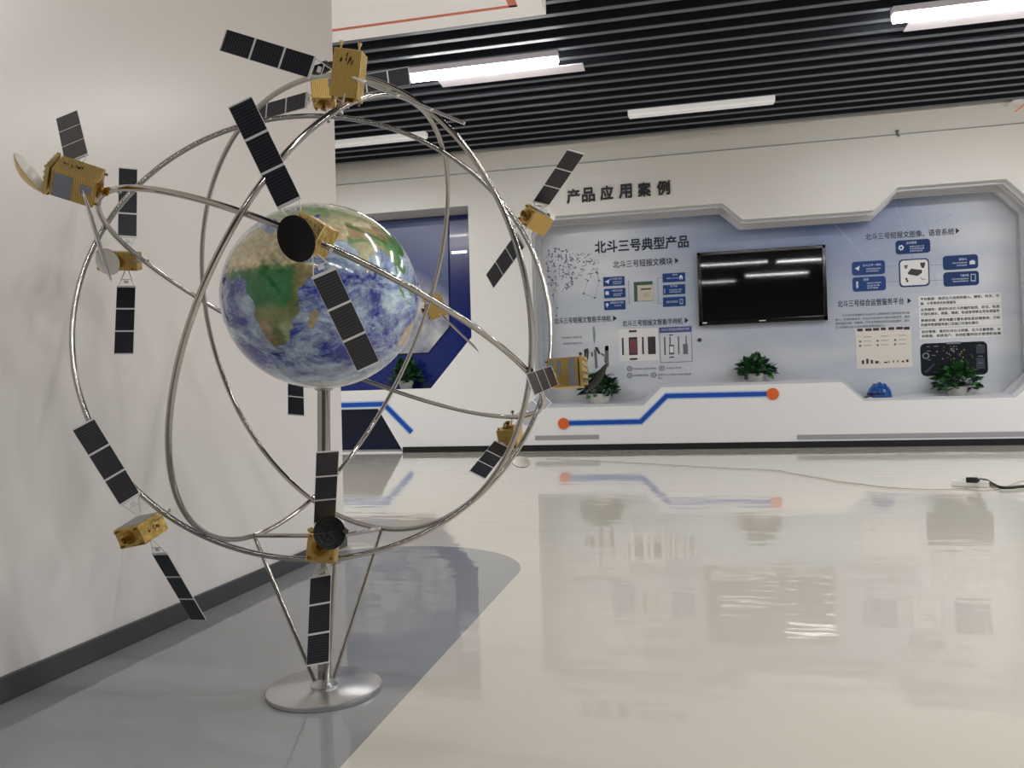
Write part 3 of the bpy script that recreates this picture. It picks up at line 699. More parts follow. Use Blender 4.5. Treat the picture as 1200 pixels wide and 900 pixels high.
# dark dashboard screen print
bm = bmesh.new(); plate(bm, rect_px(1078.8, 401.2, 1157.3, 439.8, YP), YP, .004, 0, rnd=.05); Y2 = YP-.004
plate(bm, rect_px(1109, 400.6, 1126, 403, Y2), Y2, .002, 1)
q = wp(1085, 417, Y2)
for k in range(16):
    a0, a1 = 2*PI*k/16, 2*PI*(k+1)/16; poly(bm, [(q[0]+r*math.cos(a), q[1]+r*math.sin(a)) for r, a in ((.034, a0), (.034, a1), (.022, a1), (.022, a0))], Y2, .002, 1)
for k in range(34):
    x, y = rn.gauss(1117, 9), rn.gauss(413, 5.5)
    disc(bm, *wp(x, min(430, max(406, y)), Y2), rn.choice((.005, .008)), Y2, .002, rn.choice((1, 2)), 6)
for l, t in ((1086, 406), (1094, 405.5), (1086, 411), (1146, 404), (1146, 417), (1146, 425), (1087, 421.5), (1092, 416)):
    plate(bm, rect_px(l, t, l+rn.uniform(3, 6), t+.8, Y2), Y2, .002, 1)
poly(bm, [wp(1083, 436, Y2), wp(1094, 426, Y2), wp(1096, 427, Y2), wp(1086, 437, Y2)], Y2, .002, 3)
plate(bm, rect_px(1144, 404, 1154, 414, Y2), Y2, .001, 3); plate(bm, rect_px(1144, 419, 1154, 432, Y2), Y2, .001, 3)
P_('dashboard_picture', bm, [M['dash'], M['dash_lt'], M['dash_gold'], mat('dash_mid', S(44, 52, 70), .4)])
bm = bmesh.new(); disc(bm, *W(819.7, 398.5), .022, YP, .01); P_('wall_socket', bm, M['dev_dark'])
bm = bmesh.new(); plate(bm, rect_px(790.5, 450.3, 800, 452.5, YP), YP, .03); tag(obj('small_black_box', bm, M['rubber']), 'small flat black box on the ledge below the handheld pictures', 'box')

# ===================================================================== TV
YT = YP-.09
tl = wp(816, 295.5, YT); tr = wp(967.8, 286.5, YT); bl = wp(820, 381.5, YT); br = wp(970.8, 375, YT)
x0 = (tl[0]+bl[0])/2; x1 = (tr[0]+br[0])/2; z1_ = (tl[1]+tr[1])/2; z0 = (bl[1]+br[1])/2
tv = thing('television', 'black wall-mounted flat television on the information panel', 'television', ((x0+x1)/2, YT+.045, (z0+z1_)/2))
w, h = x1-x0, z1_-z0
bm = bmesh.new(); box(bm, (0, .02, 0), (w, .045, h), bev=.008)
for c, s in (((0, -.012, h/2-.018), (w, .03, .036)), ((0, -.012, -h/2+.026), (w, .03, .052)), ((-w/2+.02, -.012, 0), (.04, .03, h)), ((w/2-.02, -.012, 0), (.04, .03, h))): box(bm, c, s, bev=.006)
obj('bezel', bm, M['tv_frame'], tv)
bm = bmesh.new(); box(bm, (0, -.008, .008), (w-.08, .008, h-.09)); obj('screen', bm, M['screen'], tv)
bm = bmesh.new(); box(bm, (0, -.03, -h/2+.026), (.07, .006, .01)); obj('badge', bm, M['frame'], tv)
bm = bmesh.new(); box(bm, (-w/2+.06, -.03, -h/2+.028), (.05, .006, .012)); obj('sticker', bm, M['paper'], tv)
bm = bmesh.new(); box(bm, (0, .058, 0), (.4, .04, .3)); obj('mount', bm, M['rubber'], tv)

# hook on the wall joint
bm = bmesh.new(); q = on_y(1051, 154, YW); box(bm, (q.x, YW-.012, q.z), (.03, .024, .02)); tube(bm, [(q.x, YW-.02, q.z-.01), (q.x, YW-.03, q.z-.05), (q.x+.02, YW-.03, q.z-.06)], .008, 8)
tag(obj('wall_hook', bm, M['dev_grey']), 'tiny grey hook on the thin joint line near the ceiling', 'hook')

# ================================================================== PLANTS
def plant(px, pyb, wpx, hpx, label, Y, potw, poth, seed, zbase=None):
    base = on_y(px, pyb, Y)
    if zbase is not None: base.z = zbase
    s = 1/FPX*(base-EYE).dot(F)
    W_, H_, pw, ph = wpx*s, hpx*s, potw*s, poth*s
    t = thing('potted_plant', label, 'plant', base, 'potted green plants on the display ledges')
    bm = bmesh.new(); lathe(bm, [(pw*.34, 0), (pw*.36, .003), (pw*.5, ph*.9), (pw*.52, ph), (pw*.46, ph), (pw*.42, ph*.86)], n=24); obj('pot', bm, M['pot'], t, True)
    bm = bmesh.new(); lathe(bm, [(pw*.40, ph*.8), (.001, ph*.86)], n=16); obj('soil', bm, M['soil'], t)
    rn = random.Random(seed); bm = bmesh.new()
    for k in range(230):
        az = rn.uniform(0, 2*PI); el = rn.uniform(-.12, 1.45); rr = rn.uniform(.55, 1.0)
        c = Vector((math.cos(az)*math.cos(el)*W_*.44*rr, math.sin(az)*math.cos(el)*min(.13, W_*.4)*rr, ph*1.0+math.sin(el)*(H_-ph*1.1)*.95*rr))
        d = Vector((c.x, c.y, (c.z-ph*.7)*.55)).normalized() if c.length > 0 else Vector((0, 0, 1))
        d = (d+Vector((rn.gauss(0, .35), rn.gauss(0, .35), rn.gauss(-.15, .3)))).normalized()
        sd = d.cross(Vector((rn.gauss(0, .4), rn.gauss(0, .4), 1))).normalized(); nn = sd.cross(d)
        L = rn.uniform(.06, .1); wl = L*.34
        pts = [c, c+d*L*.3+sd*wl, c+d*L*.65+sd*wl*.75-nn*L*.06, c+d*L-nn*L*.16, c+d*L*.65-sd*wl*.75-nn*L*.06, c+d*L*.3-sd*wl, c+d*L*.45+nn*L*.04]
        v = [bm.verts.new(p) for p in pts]; mi = rn.random() < .5
        for a in ((0, 1, 6), (1, 2, 6), (2, 3, 6), (3, 4, 6), (4, 5, 6), (5, 0, 6)): bm.faces.new([v[i] for i in a]).material_index = int(mi)
        if k % 6 == 0: tube(bm, [Vector((0, 0, ph*.8)), c*.5+Vector((0, 0, ph*.4)), c], .0025, 5, mi=1)
    obj('foliage', bm, [M['leaf'], M['leaf2']], t)
YPL = YW+.2
plant(887, 449.5, 45, 33, 'green plant in a white pot on the ledge, below and left of the television', YPL, 22, 13, 11, z2)
plant(1122, 466, 52, 42, 'green plant in a white pot before the dark dashboard picture, far right', YPL, 22, 14, 12, z1)
plant(703, 475, 50, 40, 'green plant in a white pot behind the right satellite dish', YPL, 26, 15, 13, z3)
plant(476, 455.5, 40, 34, 'green plant in the blue recess beside the globe', YW+.22, 18, 10, 14, zb)

# ================================================================= HELMET
q = on_y(1031, 469.5, YPL); s = (q-EYE).dot(F)/FPX; q.z = z1
hm = thing('safety_helmet', 'blue safety helmet with black brim lying on the ledge', 'helmet', q)
r = 13.2*s
bm = bmesh.new(); prof = [(r, .02), (r*1.0, r*.45)] + [(r*math.cos(a), r*.45+r*1.12*math.sin(a)) for a in np.linspace(.15, PI/2-.02, 10)]
lathe(bm, prof, n=32); obj('shell', bm, M['helmet'], hm, True)
bm = bmesh.new()
tube(bm, [Vector((0, -r*1.0*math.cos(a), r*.45+r*1.12*math.sin(a))) for a in np.linspace(.2, PI-.2, 16)], .013, 8)
for k in (-1, 1): tube(bm, [Vector((k*r*.42, -r*.9*math.cos(a), r*.45+r*1.005*math.sin(a))) for a in np.linspace(.35, PI-.35, 14)], .012, 8)
obj('ridge', bm, M['helmet'], hm, True)
bm = bmesh.new(); lathe(bm, [(r*.96, .0), (r*1.16, .004), (r*1.16, .02), (r*1.0, .035)], n=32); box(bm, (-r*1.0, -r*.5, .022), (r*.7, r*.5, .04), bev=.008); obj('brim', bm, M['rubber'], hm, True)
bm = bmesh.new(); lathe(bm, [(r*1.01, r*.5), (r*1.035, r*.56), (r*1.035, r*.66), (r*1.0, r*.72)], n=32, cap=False); 
bmesh.ops.delete(bm, geom=[v for v in bm.verts if v.co.x > r*.25], context='VERTS'); obj('visor_band', bm, M['navy'], hm, True)
bm = bmesh.new(); box(bm, (-r*.95, -r*.755, .026), (r*.3, .006, .022)); obj('sticker', bm, M['paper'], hm)

# ============================================================ POWER STRIP
a = on_z(1116, 565.5, .02); b = on_z(1159, 567, .02); d = (b-a); L = d.length; ax = frame_from((0, 0, 1), d); c = (a+b)/2; c.z = 0
pst = thing('power_strip', 'white power strip lying on the cream floor at the right', 'power strip', c)
bm = bmesh.new(); box(bm, (0, 0, .019), (L, .075, .038), ax, bev=.008); obj('body', bm, M['plastic'], pst)
bm = bmesh.new()
for k in range(4): box(bm, ax[0]*(-L*.3+k*L*.2)+Vector((0, 0, .0385)), (.045, .045, .003), ax, mi=0)
obj('socket', bm, M['paper_cream'], pst)
bm = bmesh.new(); box(bm, ax[0]*(L*.42)+Vector((0, 0, .04)), (.03, .02, .006), ax); obj('switch', bm, M['dev_grey'], pst)
pa = on_z(1139, 561.5, .06); pl = thing('power_plug', 'black plug and cable leaving the white power strip', 'plug', (pa.x, pa.y, .04))
bm = bmesh.new(); box(bm, (0, 0, .015), (.06, .045, .03), ax, bev=.006); obj('plug', bm, M['rubber'], pl)
pts = [pa]+[on_z(x, y, .03 if x < 1150 else .012) for x, y in ((1148, 562), (1156, 563), (1164, 567.5), (1172, 571), (1185, 571.3), (1202, 570), (1240, 572), (1400, 566), (1700, 575))]
pts[0] = Vector((pa.x+.03, pa.y, .052))
def smooth(P, n=6):
    out = []
    P = [P[0]]+P+[P[-1]]
    for i in range(1, len(P)-2):
        for k in range(n):
            t = k/n; out.append(.5*((2*P[i])+(P[i+1]-P[i-1])*t+(2*P[i-1]-5*P[i]+4*P[i+1]-P[i+2])*t*t+(-P[i-1]+3*P[i]-3*P[i+1]+P[i+2])*t**3))
    out.append(P[-2]); return out
bm = bmesh.new(); tube(bm, smooth(pts), .009, 8); kid(obj('cable', bm, M['rubber'], None, True), pl)
pts = [on_z(x, y, .006) for x, y in ((640, 537), (720, 541), (800, 545.5), (860, 549), (905, 550.5), (925, 554), (960, 560), (985, 564.5), (1010, 567.5), (1040, 571), (1075, 573), (1110, 573.3), (1130, 572), (1150, 575), (1175, 571), (1200, 563), (1240, 561), (1400, 560), (1700, 566))]
bm = bmesh.new(); tube(bm, smooth(pts), .0035, 6); tag(obj('floor_cable', bm, M['cable_white'], None, True), 'thin pale cable snaking across the cream floor to the power strip', 'cable')

# ============================================================ ORBIT SCULPTURE
GC = Vector((-.7567, 1.5676, .8398)); GR = .2039; BASE = Vector((-.7686, 1.5618, 0))
RINGS = {'A': ((-.7474, 1.5563, .7855), (.3742, -.8982, .2307)), 'B': ((-.7289, 1.5805, .7737), (-.9075, .0063, .42)),
         'C': ((-.7499, 1.5901, .7859), (.3275, .3022, .8952)), 'D': ((-.7301, 1.6123, .8016), (.3856, .8952, .2235))}
RAD, TUB = .495, .0056
st = thing('orbit_stand', 'polished steel stand with four crossing orbit rings on a round base', 'sculpture stand', BASE)
def ring_pts(k, n=160):
    c, nn = RINGS[k]; c = Vector(c); ax = frame_from(nn)
    return [c+(ax[0]*math.cos(2*PI*i/n)+ax[1]*math.sin(2*PI*i/n))*RAD for i in range(n)]
for k in 'ABCD':
    bm = bmesh.new(); tube(bm, ring_pts(k), TUB, 12, closed=True); kid(obj('orbit_ring', bm, M['chrome'], None, True), st)
bm = bmesh.new(); lathe(bm, [(.118, 0), (.1205, .001), (.1205, .0085), (.118, .0105), (.001, .0105)], n=72); obj('base_plate', bm, M['steel'], st, True)
def nearest(k, px, py):
    return min(ring_pts(k, 720), key=lambda p: ((EYE+ (p-EYE))-EYE).cross(ray(px, py).normalized()).length)
def near_at(k, px, py, d):
    t = at(px, py, d); return min(ring_pts(k, 720), key=lambda p: (p-t).length)
pole_top = GC-Vector((0, 0, GR*.97))
bm = bmesh.new(); b0 = BASE+Vector((0, 0, .009)); tube(bm, [b0, b0.lerp(pole_top, .5), pole_top+Vector((0, 0, .01))], .0138, 20); kid(obj('pole', bm, M['chrome'], None, True), st)
jL = near_at('B', 297, 628, 1.74); jR = near_at('D', 447, 619.5, 1.82); jF = near_at('A', 394, 655, 1.56)
for j in (jL, jR, jF):
    d = (Vector((j.x, j.y, 0))-Vector((BASE.x, BASE.y, 0))).normalized()
    bm = bmesh.new(); tube(bm, [BASE+d*.019+Vector((0, 0, .008)), j], .0046, 12); kid(obj('leg', bm, M['chrome'], None, True), st)
for j in (jL, jR):
    bm = bmesh.new(); pm = b0.lerp(pole_top, (j.z-.009+.004)/(pole_top.z-.009)); tube(bm, [pm, j], .0048, 12); kid(obj('crossbar', bm, M['chrome'], None, True), st)
bm = bmesh.new(); lathe(bm, [(.030, 0), (.030, .004), (.02, .011), (.014, .016)], (0, 0, .0105), n=24); obj('weld_collar', bm, M['steel'], st, True)

# ------------------------------------------------------------------- globe
LAND = [
 [(-17,15),(-16,20),(-13,27),(-9,31),(-6,35.5),(0,36),(10,37.2),(11,34),(15,32.3),(20,31),(23,32.6),(29,31),(32.5,31.2),(32.6,30),(34,27),(36,23),(37.3,20),(39,16),(43,12.5),(44,10.7),(51,12),(50.5,9),(47,4),(43,-1),(40,-4),(39,-8),(40.5,-12),(40.5,-15),(36,-18.5),(35,-22),(35.5,-24),(33,-26),(32.5,-28.5),(30,-31.5),(26,-34),(20,-34.8),(18,-32),(16,-28.5),(14,-22),(12,-17),(13.5,-11),(12,-6),(9,-1),(9.5,4),(6,4.3),(3,6.4),(-2,5),(-8,4.4),(-13,8.5),(-16.5,12.5)],
 [(49.3,-12),(50.4,-15.5),(49,-18),(47.2,-25),(45,-25.5),(43.5,-22),(44.4,-18),(46,-15.7)],
 [(32.6,30),(34.9,29.5),(35,28),(38.5,22),(42.5,16.5),(43.5,12.8),(48,14),(52,16),(55,17.5),(59.8,22.5),(56.5,24.5),(56.2,26),(54,24.2),(51.5,25.5),(50.2,26.7),(48,29.8),(50,30),(52,27.5),(56.5,27),(58,25.6),(62,25.2),(66.5,25),(69,22.3),(70.5,20.8),(72.7,20.5),(73,17),(74.5,13),(76.5,8.8),(77.6,8.1),(79.8,10.3),(80.2,15),(82.5,16.8),(87,21),(90,22.2),(92,21.5),(94.3,17),(97,16.5),(98.5,12),(98.3,8),(100.4,6),(101.5,3),(104,1.4),(103.3,4.5),(100.5,7.2),(100,13),(101,12.8),(102.8,11.3),(105,8.7),(107,10.5),(109.2,12),(107,16.5),(106,19.5),(108,21.5),(110.2,20.5),(114,22.3),(118,24.5),(121.5,28.5),(121.8,31),(119.3,35),(122.4,37),(118,38.5),(121.5,40.7),(124.5,40),(126.5,37),(126.5,34.5),(129.3,35.5),(128,39),(130.5,42.5),(135,44),(140.5,49),(141,53),(136,54.5),(143,59.3),(155,59.5),(157,52),(162,57),(164,60),(171,60),(180,65),(180,69),(160,70),(140,73),(128,73),(113,74),(104,77.5),(90,75.5),(80,73),(70,73),(68,68.5),(60,69.5),(45,67),(41,66.5),(40,65),(33,66.5),(41,67.5),(30,70),(25,71),(15,68.5),(5,61),(6,58.3),(10.5,59),(12,56),(16,57),(19,60),(17,61.5),(22,65.7),(25,65),(21.5,61),(29,60),(23.5,58.5),(21,55.5),(14,54),(10.5,54),(9.5,57.5),(8,54),(4,52),(1.5,50.5),(-4.5,48.5),(-1.2,45.5),(-1.5,43.5),(-9,43.3),(-9,37.2),(-6,36.2),(-2,36.8),(0,39.5),(3.2,42),(6,43.2),(9,44.3),(12.3,41.7),(16,38.5),(18.3,40),(13.5,43.7),(12.5,45.5),(15,44),(19.4,41.5),(22.5,36.7),(24,38.5),(23,40.3),(26.5,40.5),(27,37),(30.5,36.5),(36,36.6),(35,33),(34,31.2)],
 [(-5,50),(1.3,51.5),(0,53.5),(-2,56),(-4,58.5),(-6,56.5),(-3,54),(-5,52)],
 [(114,-22),(114.5,-26),(115.5,-32),(118,-35),(124,-33.2),(131,-31.5),(135.5,-34.8),(138,-33.5),(140.5,-38),(146.5,-39),(150,-37.3),(153,-31),(153,-25.5),(146,-19),(145,-15),(142.5,-11),(141,-17),(139.5,-17.5),(136,-15),(136.5,-12),(131,-11.8),(129.5,-15),(125.5,-14.3),(122,-18)],
 [(80,9.6),(81.7,7.3),(80.5,6),(79.8,8)],
 [(95.3,5.5),(98,4),(104,-2),(106,-5.8),(102,-4.3),(98.7,1.5)],
 [(109,1.5),(113,3.5),(117,7),(119,5),(117.8,.8),(116,-4),(111,-3.2),(109.2,-.8)],
 [(105.2,-6.7),(108.5,-6.5),(114.4,-7.7),(114,-8.7),(108,-7.9)],
 [(131,-1),(138,-1.6),(141,-2.6),(147.5,-6),(150.5,-10.5),(146,-8.8),(142.5,-9.2),(138,-8.2),(135,-4.3),(132,-3)],
 [(130,31.5),(131,34),(136,36),(139.5,38.5),(141.5,41.5),(145,43.5),(142,45.3),(140.3,42),(141.5,38),(140.5,35.2),(136,33.8)],
 [(-80,9),(-75,11),(-62,10.5),(-52,5),(-50,0),(-35,-6),(-39,-16),(-48,-27),(-58,-36),(-66,-45),(-69,-52),(-74,-50),(-73,-38),(-70,-19),(-76,-14),(-81,-5),(-78,1)],
 [(-168,66),(-156,71),(-125,70),(-95,72),(-82,68),(-94,60),(-80,52),(-77,62),(-65,59),(-56,52),(-66,45),(-75,37),(-81,30),(-82,26),(-90,30),(-97,27),(-97,20),(-88,21),(-83,9),(-95,16),(-106,22),(-114,31),(-123,38),(-124,48),(-135,58),(-150,60),(-162,56),(-165,62)],
 [(-50,60),(-42,60),(-22,70),(-20,80),(-40,83),(-65,80),(-55,70)],
]
WATER = [[(28,42),(28.5,44.5),(31,46.5),(34,45.5),(38,47),(37.5,45),(41.5,42),(38,41),(33,42),(30,41.2)], [(47.5,45.5),(51,47),(53,45.2),(51,44),(53.5,40),(53.8,37),(50,37.3),(49.3,40.5)]]
def pip(lon, lat, P):
    ins = np.zeros(lon.shape, bool); n = len(P)
    for i in range(n):
        x0, y0 = P[i]; x1, y1 = P[(i+1) % n]
        c = ((y0 > lat) != (y1 > lat)) & (lon < (x1-x0)*(lat-y0)/((y1-y0) if y1 != y0 else 1e-9)+x0)
        ins ^= c
    return ins
def globe():
    t = thing('earth_globe', 'glossy world globe with blue oceans, held inside the steel rings', 'globe', GC)
    NU, NV = 640, 320
    bm = bmesh.new(); bmesh.ops.create_uvsphere(bm, u_segments=NU, v_segments=NV, radius=GR)
    o = obj('globe_ball', bm, [], t, True); me = o.data
    me.transform(Matrix.Diagonal((1.015, 1.015, .965, 1)))
    n = len(me.vertices); a = np.zeros(n*3); me.vertices.foreach_get('co', a); a = a.reshape(-1, 3); a /= np.linalg.norm(a, axis=1)[:, None]
    lam0 = 52; v = EYE-GC; az0 = math.atan2(v.y, v.x)
    lon = np.degrees(np.arctan2(a[:, 1], a[:, 0])-az0)+lam0; lon = (lon+180) % 360-180; lat = np.degrees(np.arcsin(a[:, 2].clip(-1, 1)))
    rs = np.random.RandomState(1)
    # wobble the coastlines
    def wob(sc, amp, s):
        r = np.random.RandomState(s); out = np.zeros(n)
        for _ in range(14):
            k = r.normal(size=3)*sc; out += np.sin(a@k+r.uniform(0, 6.28))
        return out*amp/11
    jx = wob(16, 1.5, 2)+wob(45, 1.0, 3); jy = wob(16, 1.5, 4)+wob(45, 1.0, 5)
    land = np.zeros(n, bool)
    for P in LAND: land |= pip(lon+jx, lat+jy, P)
    for P in WATER: land &= ~pip(lon+jx*.5, lat+jy*.5, P)
    ice = lat < -68+wob(8, 4, 6)
    n1 = wob(6, 1.6, 7); n2 = wob(18, 1.8, 8); n3 = wob(55, 1.5, 9); nz = n1+n2*.8+n3*.8
    def c(*q): return np.array(S(*q))
    ocean = c(40, 52, 146)[None]*np.ones((n, 1)); ocean = ocean*(1+.18*nz[:, None]).clip(.5, 1.5)
    k_ = ((-lat-44+6*nz)/26).clip(0, .8)[:, None]; ocean = ocean*(1-k_)+c(206, 220, 228)[None]*k_
    tan, pale, green, forest, olive, brown, steppe, white = c(208, 194, 158), c(220, 212, 186), c(80, 136, 80), c(36, 112, 58), c(116, 128, 80), c(160, 136, 104), c(168, 176, 146), c(214, 218, 214)
    col = np.ones((n, 1))*tan[None]
    def blend(w, k):
        nonlocal col
        w = np.clip(w, 0, 1)[:, None]; col = col*(1-w)+k[None]*w
    gs = lambda x, m, s: np.exp(-((x-m)/s)**2)
    afr = (lon < 52) & (lat < 37); wl = lat+2.5*nz
    blend(np.where(afr, ((14-wl)/5), 0), olive)
    blend(np.where(afr, ((11-wl)/4).clip(0, 1)*((wl+14)/4).clip(0, 1)*((41-lon+2.5*nz)/5).clip(0, 1), 0), forest)
    blend(np.where(afr, ((12-wl)/3).clip(0, .5)*((lon-36+2*nz)/5).clip(0, 1), 0), brown)
    blend(np.where(afr, (-wl-11)/5, 0).clip(0, .85), olive)
    blend(np.where(afr, ((-wl-17)/5).clip(0, .8)*((27-lon+3*nz)/6).clip(0, 1), 0), brown)
    blend(np.where(afr, ((-wl-18)/6).clip(0, .5)*((lon-24+3*nz)/6).clip(0, 1), 0), steppe)
    mad = (lon > 43) & (lon < 52) & (lat < -11) & (lat > -27); blend(np.where(mad, .8, 0), brown)
    eur = (lat > 36) & (lon < 60); blend(np.where(eur, (wl-36)/10, 0).clip(0, .75), steppe)
    blend(np.where(lat > 36, gs(wl, 56, 11)*.7, 0), green)
    blend(np.where(lat > 60, (wl-60)/10, 0).clip(0, .8), white)
    ind = (lon > 68) & (lon < 92) & (lat < 29); blend(np.where(ind, .5+.3*nz, 0), steppe)
    blend(np.where(ind, gs(wl, 27, 3)*.7, 0), green)
    sea = (lon > 91) & (lat < 34); blend(np.where(sea, (lon-90)/7+.2*nz, 0).clip(0, .9), green)
    blend(np.where((lon > 70) & (lon < 103) & (lat > 28) & (lat < 40), .75+.25*nz, 0), brown)
    ridge = np.abs(lat-(36.5-.36*(lon-72))); blend(np.where((lon > 70) & (lon < 98), np.exp(-(ridge/1.6)**2), 0)*.8, forest)
    blend(np.where((lon > 75) & (lon < 92) & (lat > 37) & (lat < 42), .7, 0), pale)
    blend(np.where((lon > 103) & (lat > 20) & (lat < 50), .7+.3*nz, 0), green)
    aus = (lon > 112) & (lat < -10); blend(np.where(aus, .8, 0), c(196, 160, 130)); blend(np.where(lon < -30, .7, 0), green)
    col = col*(1+.16*nz[:, None]+.1*n3[:, None]).clip(.55, 1.4)
    out = np.where(land[:, None], col, ocean); out = np.where(ice[:, None], c(222, 224, 226)[None], out)
    rgba = np.ones((n, 4), np.float32); rgba[:, :3] = out; rgba[:, 3] = land|ice
    at_ = me.color_attributes.new('earth', 'FLOAT_COLOR', 'POINT'); at_.data.foreach_set('color', rgba.ravel())
    m = mat('earth_print', (.2, .3, .6), .12, coat=.6); nt = m.node_tree; N = nt.nodes; Lk = nt.links; b = N['Principled BSDF']
    ca = N.new('ShaderNodeVertexColor'); ca.layer_name = 'earth'; tc = N.new('ShaderNodeTexCoord')
    mp = N.new('ShaderNodeMapping'); mp.inputs['Scale'].default_value = (1, 1, 1.9); mp.inputs['Rotation'].default_value = (.25, .2, .4); Lk.new(tc.outputs['Object'], mp.inputs[0])
    na = N.new('ShaderNodeTexNoise'); na.inputs['Scale'].default_value = 8; na.inputs['Detail'].default_value = 12; na.inputs['Roughness'].default_value = .78; na.inputs['Distortion'].default_value = .7
    Lk.new(mp.outputs[0], na.inputs['Vector'])
    rp = N.new('ShaderNodeValToRGB'); rp.color_ramp.elements[0].position = .42; rp.color_ramp.elements[0].color = (0, 0, 0, 1); rp.color_ramp.elements[1].position = .63; rp.color_ramp.elements[1].color = (1, 1, 1, 1)
    Lk.new(na.outputs['Fac'], rp.inputs['Fac'])
    # ocean cloud amount less over land
    k = N.new('ShaderNodeMath'); k.operation = 'MULTIPLY_ADD'; Lk.new(ca.outputs['Alpha'], k.inputs[0]); k.inputs[1].default_value = -.93; k.inputs[2].default_value = .93
    f_ = N.new('ShaderNodeMath'); f_.operation = 'MULTIPLY'; Lk.new(rp.outputs['Color'], f_.inputs[0]); Lk.new(k.outputs[0], f_.inputs[1])
    mx = N.new('ShaderNodeMix'); mx.data_type = 'RGBA'; Lk.new(f_.outputs[0], mx.inputs[0]); Lk.new(ca.outputs['Color'], mx.inputs[6]); mx.inputs[7].default_value = (*S(204, 228, 234), 1)
    nl = N.new('ShaderNodeTexNoise'); nl.inputs['Scale'].default_value = 38; nl.inputs['Detail'].default_value = 8; nl.inputs['Roughness'].default_value = .7; Lk.new(tc.outputs['Object'], nl.inputs['Vector'])
    ml = N.new('ShaderNodeMapRange'); ml.inputs[1].default_value = .25; ml.inputs[2].default_value = .75; ml.inputs[3].default_value = .78; ml.inputs[4].default_value = 1.5; Lk.new(nl.outputs['Fac'], ml.inputs[0])
    m3 = N.new('ShaderNodeVectorMath'); m3.operation = 'SCALE'; Lk.new(mx.outputs[2], m3.inputs[0]); Lk.new(ml.outputs[0], m3.inputs['Scale'])
    Lk.new(m3.outputs[0], b.inputs['Base Color']); me.materials.append(m)
    bm = bmesh.new(); lathe(bm, [(.016, 0), (.02, .002), (.02, .008), (.016, .012)], (0, 0, -GR*.965-.004), n=24); obj('socket_cap', bm, M['steel'], t, True)
globe()

# -------------------------------------------------------------- satellites
PL, PW = .175, .041
def panel_mesh():
    bm = bmesh.new()
    box(bm, (PL/2, 0, 0), (PL, PW, .0016), mi=0)
    seg = (PL-.0012)/3
    for k in range(3): box(bm, (.0006+seg*(k+.5), 0, 0), (seg-.0042, PW-.0014, .0026), mi=1)
    me = bpy.data.meshes.new('solar_panel'); bmesh.ops.recalc_face_normals(bm, faces=bm.faces); bm.to_mesh(me); bm.free()
    me.materials.append(M['frame']); me.materials.append(M['cell']); return me
PANEL = panel_mesh()
def to_world_child(name, me_or_bm, m, par, W):
    """object whose world matrix is W, under par"""
    if isinstance(me_or_bm, bmesh.types.BMesh): o = obj(name, me_or_bm, m)
    else: o = bpy.data.objects.new(name, me_or_bm); COL.objects.link(o)
    o.parent = par; return o, W
FIX = []
def world_of(o):
    W = o.matrix_basis.copy()
    if o.parent: W = world_of(o.parent) @ o.matrix_parent_inverse @ W
    return W
def place(o, par, W):
    o.parent = par; o.matrix_parent_inverse = Matrix(); o.matrix_basis = world_of(par).inverted() @ W
    return o
def add_panel(root, sat, r_px, t_px, d0, sgn, wpx, wsgn, yoke_px=None):
    """solar wing from pixel r_px (depth d0) to t_px; sgn -1 = tip nearer the viewer; wpx = width direction in the picture"""
    P0 = at(r_px[0], r_px[1], d0); D1 = ray(*t_px).normalized(); q = P0-EYE
    b_ = q.dot(D1); disc_ = b_*b_-(q.length_squared-PL*PL)
    P1 = EYE+D1*(b_+(math.sqrt(disc_)*sgn if disc_ > 0 else 0))
    A = P1-P0; L = A.length; X = A.normalized(); mid = (P0+P1)/2; T = (mid-EYE).normalized()
    mpx = ((r_px[0]+t_px[0])/2, (r_px[1]+t_px[1])/2); dm = (mid-EYE).dot(F)
    e = at(mpx[0]+wpx[0], mpx[1]+wpx[1], dm)-at(mpx[0], mpx[1], dm); e -= T*e.dot(T); el = min(1, e.length/PW); e.normalize()
    if wsgn == 9: Y = (T-X*X.dot(T)).normalized(); Y = (Y+X.cross(Y)*.1).normalized()      # seen edge-on
    elif abs(X.dot(T)) > .3: Y = (e*X.dot(T)-T*e.dot(X)).normalized()
    else: Y = e*el-T*(math.sqrt(1-el*el)*wsgn); Y = (Y-X*Y.dot(X)).normalized()
    Z = X.cross(Y)
    Wm = Matrix.Translation(P0) @ Matrix((X, Y, Z)).transposed().to_4x4() @ Matrix.Diagonal((L/PL, 1, 1, 1))
    o = bpy.data.objects.new('solar_panel', PANEL); COL.objects.link(o); place(o, root, Wm)
    if yoke_px:
        e = math.hypot(yoke_px[0]-r_px[0], yoke_px[1]-r_px[1])*d0/FPX/max(.35, math.sqrt(max(0, 1-X.dot(T)**2)))
        e = min(max(e, .012), .05)
        bm = bmesh.new()
        for y in (-1, 1): tube(bm, [(0, y*PW*.42, 0), (-e, y*.004, 0)], .0011, 6)
        tube(bm, [(-e*.45, -PW*.25, 0), (-e*.45, PW*.25, 0)], .001, 6); box(bm, (-e*.3, 0, 0), (.006, PW*.25, .003)); box(bm, (-.0008, 0, 0), (.0025, PW, .003))
        yk = obj('yoke', bm, M['frame'], None, True); place(yk, o, Wm)
    return o
